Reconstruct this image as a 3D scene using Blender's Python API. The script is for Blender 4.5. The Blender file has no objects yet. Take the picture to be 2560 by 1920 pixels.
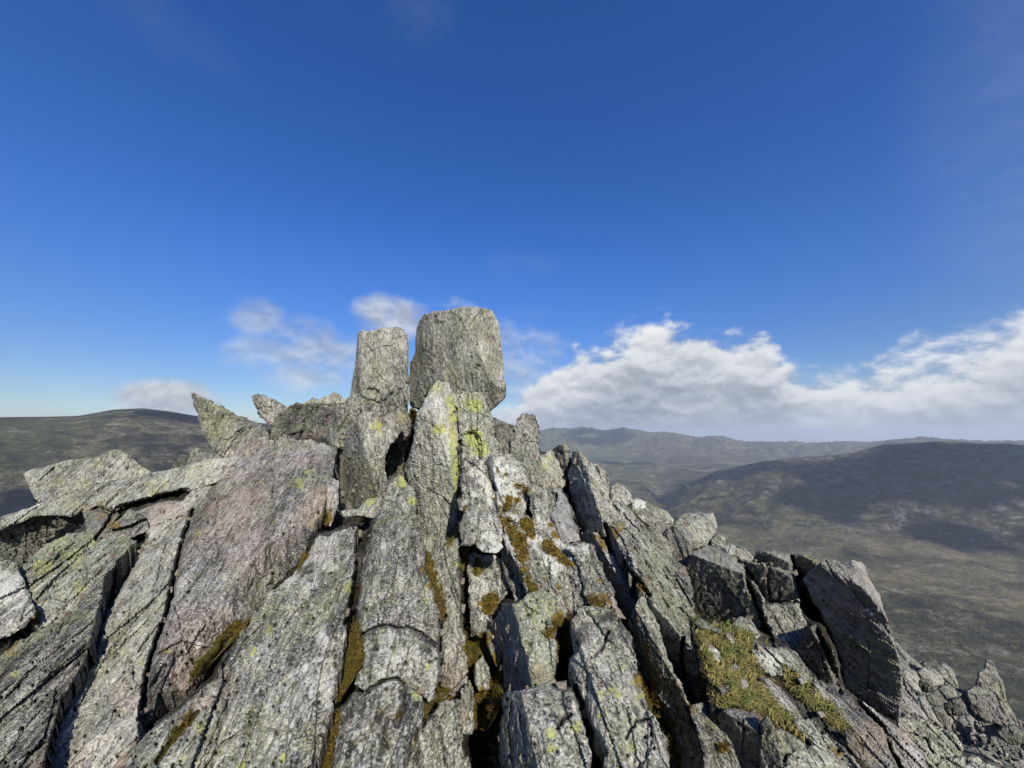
import bpy, math
import numpy as np
from mathutils import Vector
from mathutils.geometry import delaunay_2d_cdt

sc = bpy.context.scene
COL = sc.collection
R_ = math.radians
# ---------------------------------------------------------------- camera
FPX, PITCH = 962.0, math.atan(125 / 962.0)          # focal length in photo pixels (2560 wide), upward pitch
CP, SP = math.cos(PITCH), math.sin(PITCH)
cam_d = bpy.data.cameras.new('camera')
cam_d.sensor_fit = 'HORIZONTAL'
cam_d.sensor_width = 36.0
cam_d.lens = FPX / 2560 * 36
cam_d.clip_start, cam_d.clip_end = 0.05, 80000
cam = bpy.data.objects.new('camera', cam_d)
cam.rotation_euler = (math.pi / 2 + PITCH, 0, 0)
COL.objects.link(cam)
sc.camera = cam
# ---------------------------------------------------------------- sky, sun, exposure
SUN_EL, SUN_AZ = R_(34), R_(163)                     # azimuth clockwise from +Y (the view direction)
SUN = np.array([math.sin(SUN_AZ) * math.cos(SUN_EL), math.cos(SUN_AZ) * math.cos(SUN_EL), math.sin(SUN_EL)])
sd = bpy.data.lights.new('sun', 'SUN')
sd.energy, sd.angle, sd.color = 5.0, R_(0.53), (1.0, 0.95, 0.86)
sun = bpy.data.objects.new('sun', sd)
sun.rotation_euler = Vector(SUN.tolist()).to_track_quat('Z', 'Y').to_euler()
sun.location = (0, 0, 60)
COL.objects.link(sun)
vs = sc.view_settings
vs.view_transform, vs.look, vs.gamma, vs.exposure, vs.use_curve_mapping = 'Standard', 'None', 1.0, 0.5, False
sc.cycles.use_denoising = True
sc.cycles.max_bounces = 5
sc.cycles.diffuse_bounces = 2
sc.cycles.volume_bounces = 1
sc.cycles.transparent_max_bounces = 4
sc.cycles.use_adaptive_sampling = True


class S:
    """a socket with arithmetic: builds Math nodes"""
    def __init__(s, nt, k): s.nt, s.k = nt, k
    def op(s, o, *a, clamp=False):
        n = s.nt.nodes.new('ShaderNodeMath'); n.operation = o; n.use_clamp = clamp
        for i, v in enumerate((s,) + a):
            if isinstance(v, S): s.nt.links.new(v.k, n.inputs[i])
            else: n.inputs[i].default_value = v
        return S(s.nt, n.outputs[0])
    def __add__(s, o): return s.op('ADD', o)
    def __radd__(s, o): return s.op('ADD', o)
    def __sub__(s, o): return s.op('SUBTRACT', o)
    def __rsub__(s, o): return (s * -1.0) + o
    def __mul__(s, o): return s.op('MULTIPLY', o)
    def __rmul__(s, o): return s.op('MULTIPLY', o)
    def __truediv__(s, o): return s.op('DIVIDE', o)
    def clamp(s): return s.op('ADD', 0.0, clamp=True)
    def max(s, o): return s.op('MAXIMUM', o)
    def min(s, o): return s.op('MINIMUM', o)
    def step(s, a, b):
        n = s.nt.nodes.new('ShaderNodeMapRange'); n.interpolation_type = 'SMOOTHSTEP'
        s.nt.links.new(s.k, n.inputs[0])
        n.inputs[1].default_value, n.inputs[2].default_value = a, b
        n.inputs[3].default_value, n.inputs[4].default_value = 0.0, 1.0
        return S(s.nt, n.outputs[0])


def noise(nt, vec, scale, detail=4, rough=0.55, dist=0.0, out=0, lac=2.0):
    n = nt.nodes.new('ShaderNodeTexNoise')
    nt.links.new(vec, n.inputs['Vector'])
    n.inputs['Scale'].default_value = scale; n.inputs['Detail'].default_value = detail
    n.inputs['Roughness'].default_value = rough; n.inputs['Distortion'].default_value = dist
    n.inputs['Lacunarity'].default_value = lac
    return S(nt, n.outputs[out])


def mix(nt, f, a, b, mode='MIX'):
    n = nt.nodes.new('ShaderNodeMix'); n.data_type = 'RGBA'; n.blend_type = mode
    for i, v in ((0, f), (6, a), (7, b)):
        if isinstance(v, S): nt.links.new(v.k, n.inputs[i])
        elif isinstance(v, (int, float)): n.inputs[i].default_value = v
        elif isinstance(v, tuple): n.inputs[i].default_value = v + (1,)
        else: nt.links.new(v, n.inputs[i])
    return n.outputs[2]


def vmul(nt, vec, xyz):
    n = nt.nodes.new('ShaderNodeVectorMath'); n.operation = 'MULTIPLY'
    nt.links.new(vec, n.inputs[0]); n.inputs[1].default_value = xyz
    return n.outputs[0]


def vadd(nt, vec, o):
    n = nt.nodes.new('ShaderNodeVectorMath'); n.operation = 'ADD'
    nt.links.new(vec, n.inputs[0])
    if isinstance(o, tuple): n.inputs[1].default_value = o
    else: nt.links.new(o, n.inputs[1])
    return n.outputs[0]


def ramp(nt, f, stops):
    n = nt.nodes.new('ShaderNodeValToRGB')
    e = n.color_ramp.elements
    while len(e) < len(stops): e.new(0.5)
    for k, (p, c) in enumerate(stops):
        e[k].position = p; e[k].color = (c if isinstance(c, tuple) else (c, c, c)) + (1,)
    nt.links.new(f.k, n.inputs[0])
    return n.outputs[0]


def curve(nt, f, pts, lo, hi, vmax):
    """a float curve: pts are (x, value) with x in lo..hi, value in 0..vmax"""
    n = nt.nodes.new('ShaderNodeFloatCurve')
    c = n.mapping.curves[0]
    pts = [((x - lo) / (hi - lo), v / vmax) for x, v in pts]
    c.points[0].location = pts[0]; c.points[1].location = pts[-1]
    for p in pts[1:-1]: c.points.new(*p)
    for p in c.points: p.handle_type = 'AUTO'
    n.mapping.update()
    x = (f - lo) / (hi - lo)
    nt.links.new(x.k, n.inputs['Value'])
    return S(nt, n.outputs[0]) * vmax


def px_angles(px, py):
    """photo pixel -> azimuth from +Y and elevation, degrees"""
    x, v = (px - 1280) / FPX, (py - 960) / FPX
    dy, dz = CP + v * SP, SP - v * CP
    return math.degrees(math.atan2(x, dy)), math.degrees(math.atan2(dz, math.hypot(x, dy)))


world = bpy.data.worlds.new('World'); sc.world = world
world.use_nodes = True
wt = world.node_tree; wt.nodes.clear()
sky = wt.nodes.new('ShaderNodeTexSky'); sky.sky_type = 'NISHITA'; sky.sun_disc = False
sky.sun_elevation, sky.sun_rotation = SUN_EL, SUN_AZ
sky.altitude, sky.air_density, sky.dust_density, sky.ozone_density = 900, 1.0, 0.5, 3.0
tc = wt.nodes.new('ShaderNodeTexCoord')
D_ = tc.outputs['Generated']
sep = wt.nodes.new('ShaderNodeSeparateXYZ'); wt.links.new(D_, sep.inputs[0])
wx, wy, wz = (S(wt, sep.outputs[i]) for i in range(3))
az = wx.op('ARCTAN2', wy) * (180 / math.pi)
el = wz.op('ARCSINE') * (180 / math.pi)
# cloud density in the direction sphere; stretched sideways, warped
q = vmul(wt, D_, (1.0, 1.0, 1.6))
big = noise(wt, q, 5.5, 3, 0.5, 0.2)
det = noise(wt, q, 13.0, 10, 0.56, 0.1)
det_up = noise(wt, vadd(wt, q, (0.004, 0.0, 0.022)), 13.0, 5, 0.52, 0.2)
soft = noise(wt, q, 11.0, 5, 0.5, 0.1)
wisp = noise(wt, vmul(wt, D_, (1.0, 1.0, 0.6)), 9.0, 9, 0.62, 0.8)
top_px = [(1255, 985), (1330, 945), (1400, 905), (1480, 868), (1560, 838), (1640, 812), (1720, 806), (1800, 826), (1880, 822),
          (1950, 880), (2010, 920), (2100, 938), (2200, 925), (2300, 905), (2420, 862), (2500, 830), (2560, 812)]
top = [px_angles(*p) for p in top_px]
pts = [(-180, 8), (-150, 5), (-110, 7), (-75, 4), (-52, -1.5), (-42, -1.0), (-35, 1.0), (-28, 0.6), (-20, 3.2), (-10, 3.5), (-4, 3.5)] \
    + top[1:] + [(62, 14), (75, 12), (100, 9), (140, 11), (180, 8)]
pts = [(a, e + 3) for a, e in pts]
ctop = curve(wt, az, pts, -180, 180, 20.0) - 3.0
edge = (ctop - el) * 0.42 + (det - 0.5) * 5.0 + (big - 0.5) * 3.2
bank = edge.step(-0.5, 1.0)


def blob(px, py, rx, ry, amp, src, lo, hi):
    a0, e0 = px_angles(px, py)
    a1, _ = px_angles(px + rx, py); _, e1 = px_angles(px, py - ry)
    da, de = (az - a0) / abs(a1 - a0), (el - e0) / abs(e1 - e0)
    r2 = da * da + de * de
    return ((src - 0.5) * 2.6 + 1.0 - r2 * 0.9).step(lo, hi) * amp


patch = blob(770, 885, 165, 95, 0.8, soft, -0.25, 1.5)
patch = patch.max(blob(650, 800, 75, 55, 0.6, soft, -0.2, 1.3))
patch = patch.max(blob(985, 805, 110, 62, 0.85, soft, -0.2, 1.2))
patch = patch.max(blob(1150, 765, 60, 28, 0.5, det, 0.1, 1.3))
patch = patch.max(blob(1300, 915, 130, 130, 0.6, det, -0.1, 1.6))
patch = patch.max(blob(430, 1002, 100, 46, 1.0, soft, -0.9, 0.6))
patch = patch.max(blob(1300, 665, 130, 75, 0.20, wisp, 0.35, 1.8))
patch = patch.max(blob(1050, 60, 120, 170, 0.13, wisp, 0.2, 2.0))
patch = patch.max(blob(420, 70, 260, 120, 0.07, wisp, 0.3, 2.0))
patch = patch.max(blob(2750, 330, 1100, 900, 0.12, big * 0.0 + 0.5, -0.3, 1.6))
cov = bank.max(patch).clamp()
# light on the cloud: upper lobes white, undersides blue grey, lobes lit where the noise falls off upward
lobe = ((det - det_up) * 5.0 + 0.5).clamp()
depth = ((ctop - el) / 9.0).clamp()
lum = (lobe * 0.30 + (1.0 - depth) * 0.68 + (big - 0.5) * 0.5 + bank * 0.45 - 0.40).clamp()
ccol = ramp(wt, lum, [(0.0, (0.30, 0.345, 0.41)), (0.3, (0.48, 0.525, 0.59)), (0.62, (0.76, 0.79, 0.83)), (1.0, (0.97, 0.975, 0.98))])
hs = wt.nodes.new('ShaderNodeHueSaturation')
wt.links.new(sky.outputs[0], hs.inputs['Color'])
SKY_STR = 0.098
hs.inputs['Hue'].default_value, hs.inputs['Saturation'].default_value, hs.inputs['Value'].default_value = 0.516, 1.34, 1.14
cl = wt.nodes.new('ShaderNodeVectorMath'); cl.operation = 'SCALE'
wt.links.new(ccol, cl.inputs[0]); cl.inputs['Scale'].default_value = 0.66 / SKY_STR
bg = wt.nodes.new('ShaderNodeBackground'); bg.inputs[1].default_value = SKY_STR
fade = el.step(-2.0, 26.0) * 0.42 + 0.58
dim = wt.nodes.new('ShaderNodeVectorMath'); dim.operation = 'SCALE'
wt.links.new(hs.outputs[0], dim.inputs[0]); wt.links.new(fade.k, dim.inputs['Scale'])
wt.links.new(mix(wt, cov, dim.outputs[0], cl.outputs[0]), bg.inputs[0])
wo = wt.nodes.new('ShaderNodeOutputWorld'); wt.links.new(bg.outputs[0], wo.inputs[0])
world.cycles.sampling_method = 'MANUAL'
world.cycles.sample_map_resolution = 512

# ---------------------------------------------------------------- numpy noise
_rng = np.random.default_rng(7)
_PERM = np.tile(_rng.permutation(1024), 3)
_GR = _rng.normal(size=(1024, 3)); _GR /= np.linalg.norm(_GR, axis=1)[:, None]


def perlin(P):
    i = np.floor(P).astype(np.int64); f = P - i; i &= 1023
    u = f * f * f * (f * (f * 6 - 15) + 10)
    r = np.zeros(len(P))
    for dx in (0, 1):
        wx_ = u[:, 0] if dx else 1 - u[:, 0]
        hx = _PERM[(i[:, 0] + dx) & 1023]
        for dy in (0, 1):
            wy_ = u[:, 1] if dy else 1 - u[:, 1]
            hy = _PERM[hx + ((i[:, 1] + dy) & 1023)]
            for dz in (0, 1):
                wz_ = u[:, 2] if dz else 1 - u[:, 2]
                g = _GR[_PERM[hy + ((i[:, 2] + dz) & 1023)]]
                r += wx_ * wy_ * wz_ * (g[:, 0] * (f[:, 0] - dx) + g[:, 1] * (f[:, 1] - dy) + g[:, 2] * (f[:, 2] - dz))
    return r * 1.6


def fbm(P, o=4, gain=0.5, lac=2.03):
    a, r = 1.0, 0.0
    for k in range(o):
        r = r + a * perlin(P + 17.3 * k); P = P * lac; a *= gain
    return r


def cells(u, w, seed=0):
    """2-D Worley cells: per-cell random height and tilt (angular chips) and the gap to the next cell"""
    iu, iw = np.floor(u).astype(int), np.floor(w).astype(int)
    best = np.full(len(u), 9.0); sec = best.copy(); val = np.zeros(len(u))
    for a in (-1, 0, 1):
        for b in (-1, 0, 1):
            cu, cw = iu + a, iw + b
            h = _PERM[_PERM[(cu + seed) & 1023] + (cw & 1023)]
            ju, jw = _GR[h, 0] * 0.5 + 0.5, _GR[h, 1] * 0.5 + 0.5
            du, dw = u - cu - ju, w - cw - jw
            d = du * du + dw * dw
            v = _GR[(h * 7 + 3) & 1023, 2] + 0.9 * _GR[(h * 5 + 1) & 1023, 0] * du + 0.9 * _GR[(h * 3 + 2) & 1023, 1] * dw
            sec = np.where(d < best, best, np.minimum(sec, d))
            val = np.where(d < best, v, val); best = np.minimum(best, d)
    return val, np.sqrt(sec) - np.sqrt(best)


# ---------------------------------------------------------------- photo pixel -> direction, slope of the outcrop
def ray(px, py):
    x, v = (np.asarray(px, float) - 1280) / FPX, (np.asarray(py, float) - 960) / FPX
    return np.stack([x, CP + v * SP, SP - v * CP], -1)


def base_t(px, py):
    """distance along the camera axis to the mean slope of the outcrop: it climbs away from the camera at about 23 degrees
    and falls off to the right and, gently, to the left"""
    d = ray(px, py)
    def hit(k, c): return (2.89 + c) / np.maximum(0.42 * d[..., 1] - d[..., 2] + k * d[..., 0], 0.05)
    t = hit(0.0, 0.0)
    tr = hit(-0.55, -0.55); tl = hit(0.12, -0.12)
    t = np.where((t * d[..., 0] > 1), tr, t)
    t = np.where((t * d[..., 0] < -1), tl, t)
    return np.clip(t, 1.2, 9.5)


GDIR = ray(1020, 640); GDIR = GDIR / np.linalg.norm(GDIR)       # the rock's grain: all fins run this way
E1 = np.array([1.0, 0, 0]); E1 -= GDIR * E1.dot(GDIR); E1 /= np.linalg.norm(E1)
E3 = np.cross(E1, GDIR)
REG = {'A': (0, 960, .40687), 'B': (0, 1380, .40687), 'C': (700, 740, .36166), 'D': (700, 1320, .36166), 'E': (1200, 1000, .36166),
       'F': (1400, 1320, .36166), 'G': (1700, 1250, .40395), 'H': (2100, 1560, .21698), 'P': (0, 0, 1.0)}


def reg(c, pts):
    x, y, s = REG[c]
    a = np.asarray(pts, float)
    return np.stack([x + a[..., 0] * s, y + a[..., 1] * s], -1)
# ---------------------------------------------------------------- materials
def new_mat(name):
    m = bpy.data.materials.new(name); m.use_nodes = True
    nt = m.node_tree; nt.nodes.clear()
    b = nt.nodes.new('ShaderNodeBsdfPrincipled'); o = nt.nodes.new('ShaderNodeOutputMaterial')
    nt.links.new(b.outputs[0], o.inputs[0])
    b.inputs['Roughness'].default_value = 0.9
    b.inputs['Specular IOR Level'].default_value = 0.25
    return m, nt, b


def grain_vec(nt, stretch):
    t = nt.nodes.new('ShaderNodeTexCoord')
    out = nt.nodes.new('ShaderNodeCombineXYZ')
    for i, e in enumerate((E1, GDIR * stretch, E3 * 0.5)):
        n = nt.nodes.new('ShaderNodeVectorMath'); n.operation = 'DOT_PRODUCT'
        nt.links.new(t.outputs['Object'], n.inputs[0]); n.inputs[1].default_value = tuple(e)
        nt.links.new(n.outputs['Value'], out.inputs[i])
    return t.outputs['Object'], out.outputs[0]


def rock_mat(name, tone=1.0, tint=(1.0, 0.98, 0.85), white=0.0, yellow=0.0, warm=0.0, black=0.0, contrast=0.86):
    m, nt, b = new_mat(name)
    P, Q = grain_vec(nt, 0.28)
    at = nt.nodes.new('ShaderNodeAttribute'); at.attribute_name = 'mask'
    sp = nt.nodes.new('ShaderNodeSeparateColor'); nt.links.new(at.outputs['Color'], sp.inputs[0])
    mY, mM, mW = (S(nt, sp.outputs[i]) for i in range(3))
    mT = S(nt, at.outputs['Alpha'])
    oi = nt.nodes.new('ShaderNodeObjectInfo'); rnd = S(nt, oi.outputs['Random'])
    vo = nt.nodes.new('ShaderNodeTexVoronoi'); vo.inputs['Scale'].default_value = 17.0
    n1 = noise(nt, Q, 3.2, 8, 0.62)
    n2 = noise(nt, Q, 26, 5, 0.65)
    n3 = noise(nt, P, 62, 3, 0.7)
    n4 = noise(nt, P, 1.3, 5, 0.6)
    n5 = noise(nt, P, 7.0, 7, 0.68, 0.4)
    n6 = noise(nt, P, 19.0, 4, 0.6)
    n7 = noise(nt, Q, 0.8, 4, 0.6)
    nt.links.new(vadd(nt, P, noise(nt, P, 9.0, 3, out=1).k), vo.inputs['Vector'])
    vd = S(nt, vo.outputs['Distance'])
    # mineral grey, streaked along the grain and speckled
    v = (n1 * 0.40 + n2 * 0.60 - 0.5) * (2.5 * contrast) + (n3 - 0.5) * ((n5 - 0.3).clamp() * 6.0 + 1.1) * contrast + (n7 - 0.5) * 0.7 + (rnd - 0.5) * 0.24 + 0.42
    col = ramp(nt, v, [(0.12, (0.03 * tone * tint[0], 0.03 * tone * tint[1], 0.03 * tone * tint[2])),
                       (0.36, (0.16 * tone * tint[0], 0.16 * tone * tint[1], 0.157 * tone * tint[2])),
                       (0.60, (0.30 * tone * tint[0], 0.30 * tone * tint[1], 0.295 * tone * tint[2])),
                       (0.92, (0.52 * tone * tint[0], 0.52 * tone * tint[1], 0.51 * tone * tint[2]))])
    # warm iron stain
    w = ((n4 - 0.52) * 5.0 + warm + mT * 1.6).clamp() * ((n2 - 0.5) * 1.5 + 0.55).clamp()
    col = mix(nt, w * 0.8, col, mix(nt, 0.65, col, (0.36, 0.26, 0.18), 'MIX'))
    # pale crust lichen in ragged patches
    wl = ((n5 - 0.60) * 7.0 + (n3 - 0.5) * 2.2 + white + mW * 1.5).clamp()
    col = mix(nt, wl * 0.72, col, (0.50, 0.495, 0.44))
    # greenish film
    gl = ((n4 * -1.0 + 0.48) * 4.0 + (n6 - 0.5) * 3.0 + yellow * 0.7).clamp()
    col = mix(nt, gl * 0.42, col, (0.29, 0.30, 0.13))
    # dark crust
    bl = ((n5 * -1.0 + 0.36) * 9.0 + (n3 - 0.5) * 2.0 + black + mT.min(0.0) * -1.6).clamp()
    col = mix(nt, bl * 0.8, col, (0.022, 0.020, 0.018))
    # yellow-green map lichen
    yl = (mY * 0.60 + (yellow * 0.36 + 0.09) + (n4 - 0.55) * 0.9 + (n5 - 0.5) * 0.7 - vd + (n3 - 0.5) * 0.35).step(-0.02, 0.10)
    col = mix(nt, yl * 0.8, col, mix(nt, (n6 * 1.6 - 0.3).clamp(), (0.15, 0.17, 0.05), (0.43, 0.44, 0.11)))
    # moss skin
    ms = ((n5 - 0.5) * 6.0 + (n6 - 0.5) * 3.0 + (n3 - 0.5) * 1.5 - 0.9 + mM * 2.0).clamp()
    mcol = mix(nt, (n6 * 2.2 - 0.6).clamp(), (0.035, 0.024, 0.006), (0.20, 0.135, 0.018))
    col = mix(nt, ms, col, mcol)
    nt.links.new(col, b.inputs['Base Color'])
    h = n1 * 0.035 + n2 * 0.020 + n3 * 0.007 + n5 * 0.018 + wl * 0.002
    bp = nt.nodes.new('ShaderNodeBump'); bp.inputs['Strength'].default_value = 0.9; bp.inputs['Distance'].default_value = 1.0
    nt.links.new(h.k, bp.inputs['Height']); nt.links.new(bp.outputs[0], b.inputs['Normal'])
    return m


MATS = {
    'grey': rock_mat('lichened grey rock', 0.94, white=0.10),
    'pale': rock_mat('white crusted rock', 0.98, white=0.40, yellow=0.05),
    'white': rock_mat('white lichen rock', 1.02, white=0.5, black=0.1),
    'pink': rock_mat('pink grey rock', 0.9, (1.02, 0.975, 0.92), warm=0.12, white=0.0),
    'olive': rock_mat('greenish lichened rock', 0.96, (1.0, 1.0, 0.88), yellow=0.38, white=0.15),
    'summit': rock_mat('pale summit rock', 1.14, (1.0, 0.985, 0.86), white=0.05, yellow=0.12, contrast=0.72),
    'dark': rock_mat('dark and shaded grey rock', 0.5, black=0.35, contrast=0.9),  # low tone also puts the shade on recessed and overhung rocks into colour
    'dull': rock_mat('dull and shaded grey rock', 0.58, (1.02, 0.99, 0.93), warm=0.2, white=-0.3, contrast=0.75),  # lowered tone; shaded blocks carry part of their shade in this colour
    'smooth': rock_mat('smooth grey rock', 0.9, (1.0, 0.99, 0.96), white=-0.5, yellow=-0.4, contrast=0.5),
}


def ground_mat():
    m, nt, b = new_mat('mossy soil with crevice shade')
    t = nt.nodes.new('ShaderNodeTexCoord'); P = t.outputs['Object']
    n1, n2, n3 = noise(nt, P, 2.5, 5), noise(nt, P, 16, 5, 0.65), noise(nt, P, 70, 3)
    col = ramp(nt, (n2 - 0.5) * 1.6 + (n3 - 0.5) * 0.7 + 0.5, [(0.15, (0.005, 0.004, 0.003)), (0.5, (0.018, 0.015, 0.008)), (0.85, (0.06, 0.045, 0.012))])  # soil tones kept near black, putting the gaps' shade into the colour
    col = mix(nt, (n1 * 5.0 - 2.4).clamp(), col, mix(nt, n3, (0.03, 0.03, 0.028), (0.14, 0.14, 0.13)))
    nt.links.new(col, b.inputs['Base Color'])
    bp = nt.nodes.new('ShaderNodeBump'); bp.inputs['Strength'].default_value = 1.0; bp.inputs['Distance'].default_value = 1.0
    nt.links.new((n2 * 0.03 + n3 * 0.012).k, bp.inputs['Height']); nt.links.new(bp.outputs[0], b.inputs['Normal'])
    return m


def moss_mat():
    m, nt, b = new_mat('golden brown moss')
    t = nt.nodes.new('ShaderNodeTexCoord'); P = t.outputs['Object']
    n1, n2, n3 = noise(nt, P, 3.0, 4), noise(nt, P, 28, 5, 0.7), noise(nt, P, 110, 3)
    col = ramp(nt, (n2 - 0.5) * 2.2 + (n3 - 0.5) * 2.0 + 0.45, [(0.1, (0.016, 0.010, 0.002)), (0.5, (0.125, 0.080, 0.011)), (0.9, (0.36, 0.25, 0.04))])
    col = mix(nt, ((n1 - 0.5) * 5.0 + 0.3).clamp() * 0.8, col, mix(nt, n2, (0.02, 0.028, 0.004), (0.14, 0.15, 0.022)))
    nt.links.new(col, b.inputs['Base Color'])
    b.inputs['Roughness'].default_value = 1.0
    bp = nt.nodes.new('ShaderNodeBump'); bp.inputs['Strength'].default_value = 1.0; bp.inputs['Distance'].default_value = 1.0
    nt.links.new((n2 * 0.04 + n3 * 0.02).k, bp.inputs['Height']); nt.links.new(bp.outputs[0], b.inputs['Normal'])
    return m


def terrain_mat():
    m, nt, b = new_mat('heather and grass moor')
    t = nt.nodes.new('ShaderNodeTexCoord'); P = t.outputs['Object']
    Ps = vmul(nt, P, (1.0, 1.0, 2.5))
    n0 = noise(nt, Ps, 0.0006, 5, 0.6, 0.6)
    n1 = noise(nt, Ps, 0.0022, 8, 0.66, 0.8)
    n2 = noise(nt, Ps, 0.011, 7, 0.68, 0.3)
    n3 = noise(nt, Ps, 0.05, 6, 0.75)
    n4 = noise(nt, Ps, 0.19, 8, 0.72)
    at = nt.nodes.new('ShaderNodeAttribute'); at.attribute_name = 'mask'
    sp = nt.nodes.new('ShaderNodeSeparateColor'); nt.links.new(at.outputs['Color'], sp.inputs[0])
    mR, mG, mP = (S(nt, sp.outputs[i]) for i in range(3))      # rockiness, green pasture, pale grass
    col = ramp(nt, (n1 - 0.5) * 1.7 + (n2 - 0.5) * 1.9 + (n3 - 0.5) * 1.5 + (n4 - 0.5) * 1.9 + 0.5, [(0.1, (0.010, 0.010, 0.008)), (0.4, (0.040, 0.037, 0.022)), (0.62, (0.078, 0.070, 0.038)), (0.95, (0.19, 0.165, 0.098))])
    col = mix(nt, ((n0 - 0.5) * 4.0 + mG * 1.1).clamp() * 0.5, col, mix(nt, n2, (0.032, 0.046, 0.016), (0.125, 0.145, 0.05)))
    col = mix(nt, ((n1 - 0.52) * 5.0 + mP * 1.3 - 0.3).clamp() * 0.6, col, mix(nt, n3, (0.10, 0.088, 0.046), (0.25, 0.215, 0.12)))
    rk = ((n2 - 0.55) * 9.0 + (n3 - 0.5) * 6.0 + (n4 - 0.5) * 4.0 + mR * 1.5 - 0.4).clamp()
    col = mix(nt, rk * 0.75, col, mix(nt, n3, (0.04, 0.04, 0.042), (0.26, 0.26, 0.255)))
    nt.links.new(col, b.inputs['Base Color'])
    b.inputs['Roughness'].default_value = 1.0; b.inputs['Specular IOR Level'].default_value = 0.05
    bp = nt.nodes.new('ShaderNodeBump'); bp.inputs['Strength'].default_value = 0.8; bp.inputs['Distance'].default_value = 1.0
    nt.links.new((n2 * 40.0 + n3 * 15.0 + n1 * 50.0 + n4 * 3.5).k, bp.inputs['Height']); nt.links.new(bp.outputs[0], b.inputs['Normal'])
    return m


def plain_mat(name, c, rough=0.9):
    m, nt, b = new_mat(name)
    t = nt.nodes.new('ShaderNodeTexCoord')
    n = noise(nt, t.outputs['Object'], 0.05 if rough > 0.89 else 20, 4)
    nt.links.new(mix(nt, n, tuple(0.75 * x for x in c), tuple(1.25 * x for x in c)), b.inputs['Base Color'])
    b.inputs['Roughness'].default_value = rough
    return m


def mesh_obj(name, verts, faces, mat, origin=None, mask=None, smooth=True):
    verts = np.asarray(verts, float)
    o = np.zeros(3) if origin is None else np.asarray(origin, float)
    me = bpy.data.meshes.new(name)
    if isinstance(faces, np.ndarray):
        nf, k = faces.shape
        me.vertices.add(len(verts)); me.vertices.foreach_set('co', (verts - o).astype(np.float32).ravel())
        me.loops.add(nf * k); me.loops.foreach_set('vertex_index', faces.astype(np.int32).ravel())
        me.polygons.add(nf); me.polygons.foreach_set('loop_start', np.arange(0, nf * k, k, dtype=np.int32))
        me.update(calc_edges=True)
    else:
        me.from_pydata((verts - o).tolist(), [], faces)
    me.polygons.foreach_set('use_smooth', np.full(len(me.polygons), smooth))
    if mask is not None:
        a = me.color_attributes.new('mask', 'FLOAT_COLOR', 'POINT')
        a.data.foreach_set('color', mask.astype(np.float32).ravel())
    me.materials.append(mat)
    me.validate()
    ob = bpy.data.objects.new(name, me); ob.location = o
    COL.objects.link(ob)
    return ob


def tag(o, label=None, cat=None, group=None, kind=None):
    if label: o['label'] = label
    if cat: o['category'] = cat
    if group: o['group'] = group
    if kind: o['kind'] = kind
    return o


# ---------------------------------------------------------------- the land: one sheet from the summit to the horizon
def crest(ths, pix, lo_r, hi_r):
    """azimuth (deg) -> tangent of the elevation of a skyline given in photo pixels"""
    a = sorted(px_angles(*p) for p in pix)
    return np.interp(ths, [p[0] for p in a], [math.tan(math.radians(p[1])) for p in a])


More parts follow.
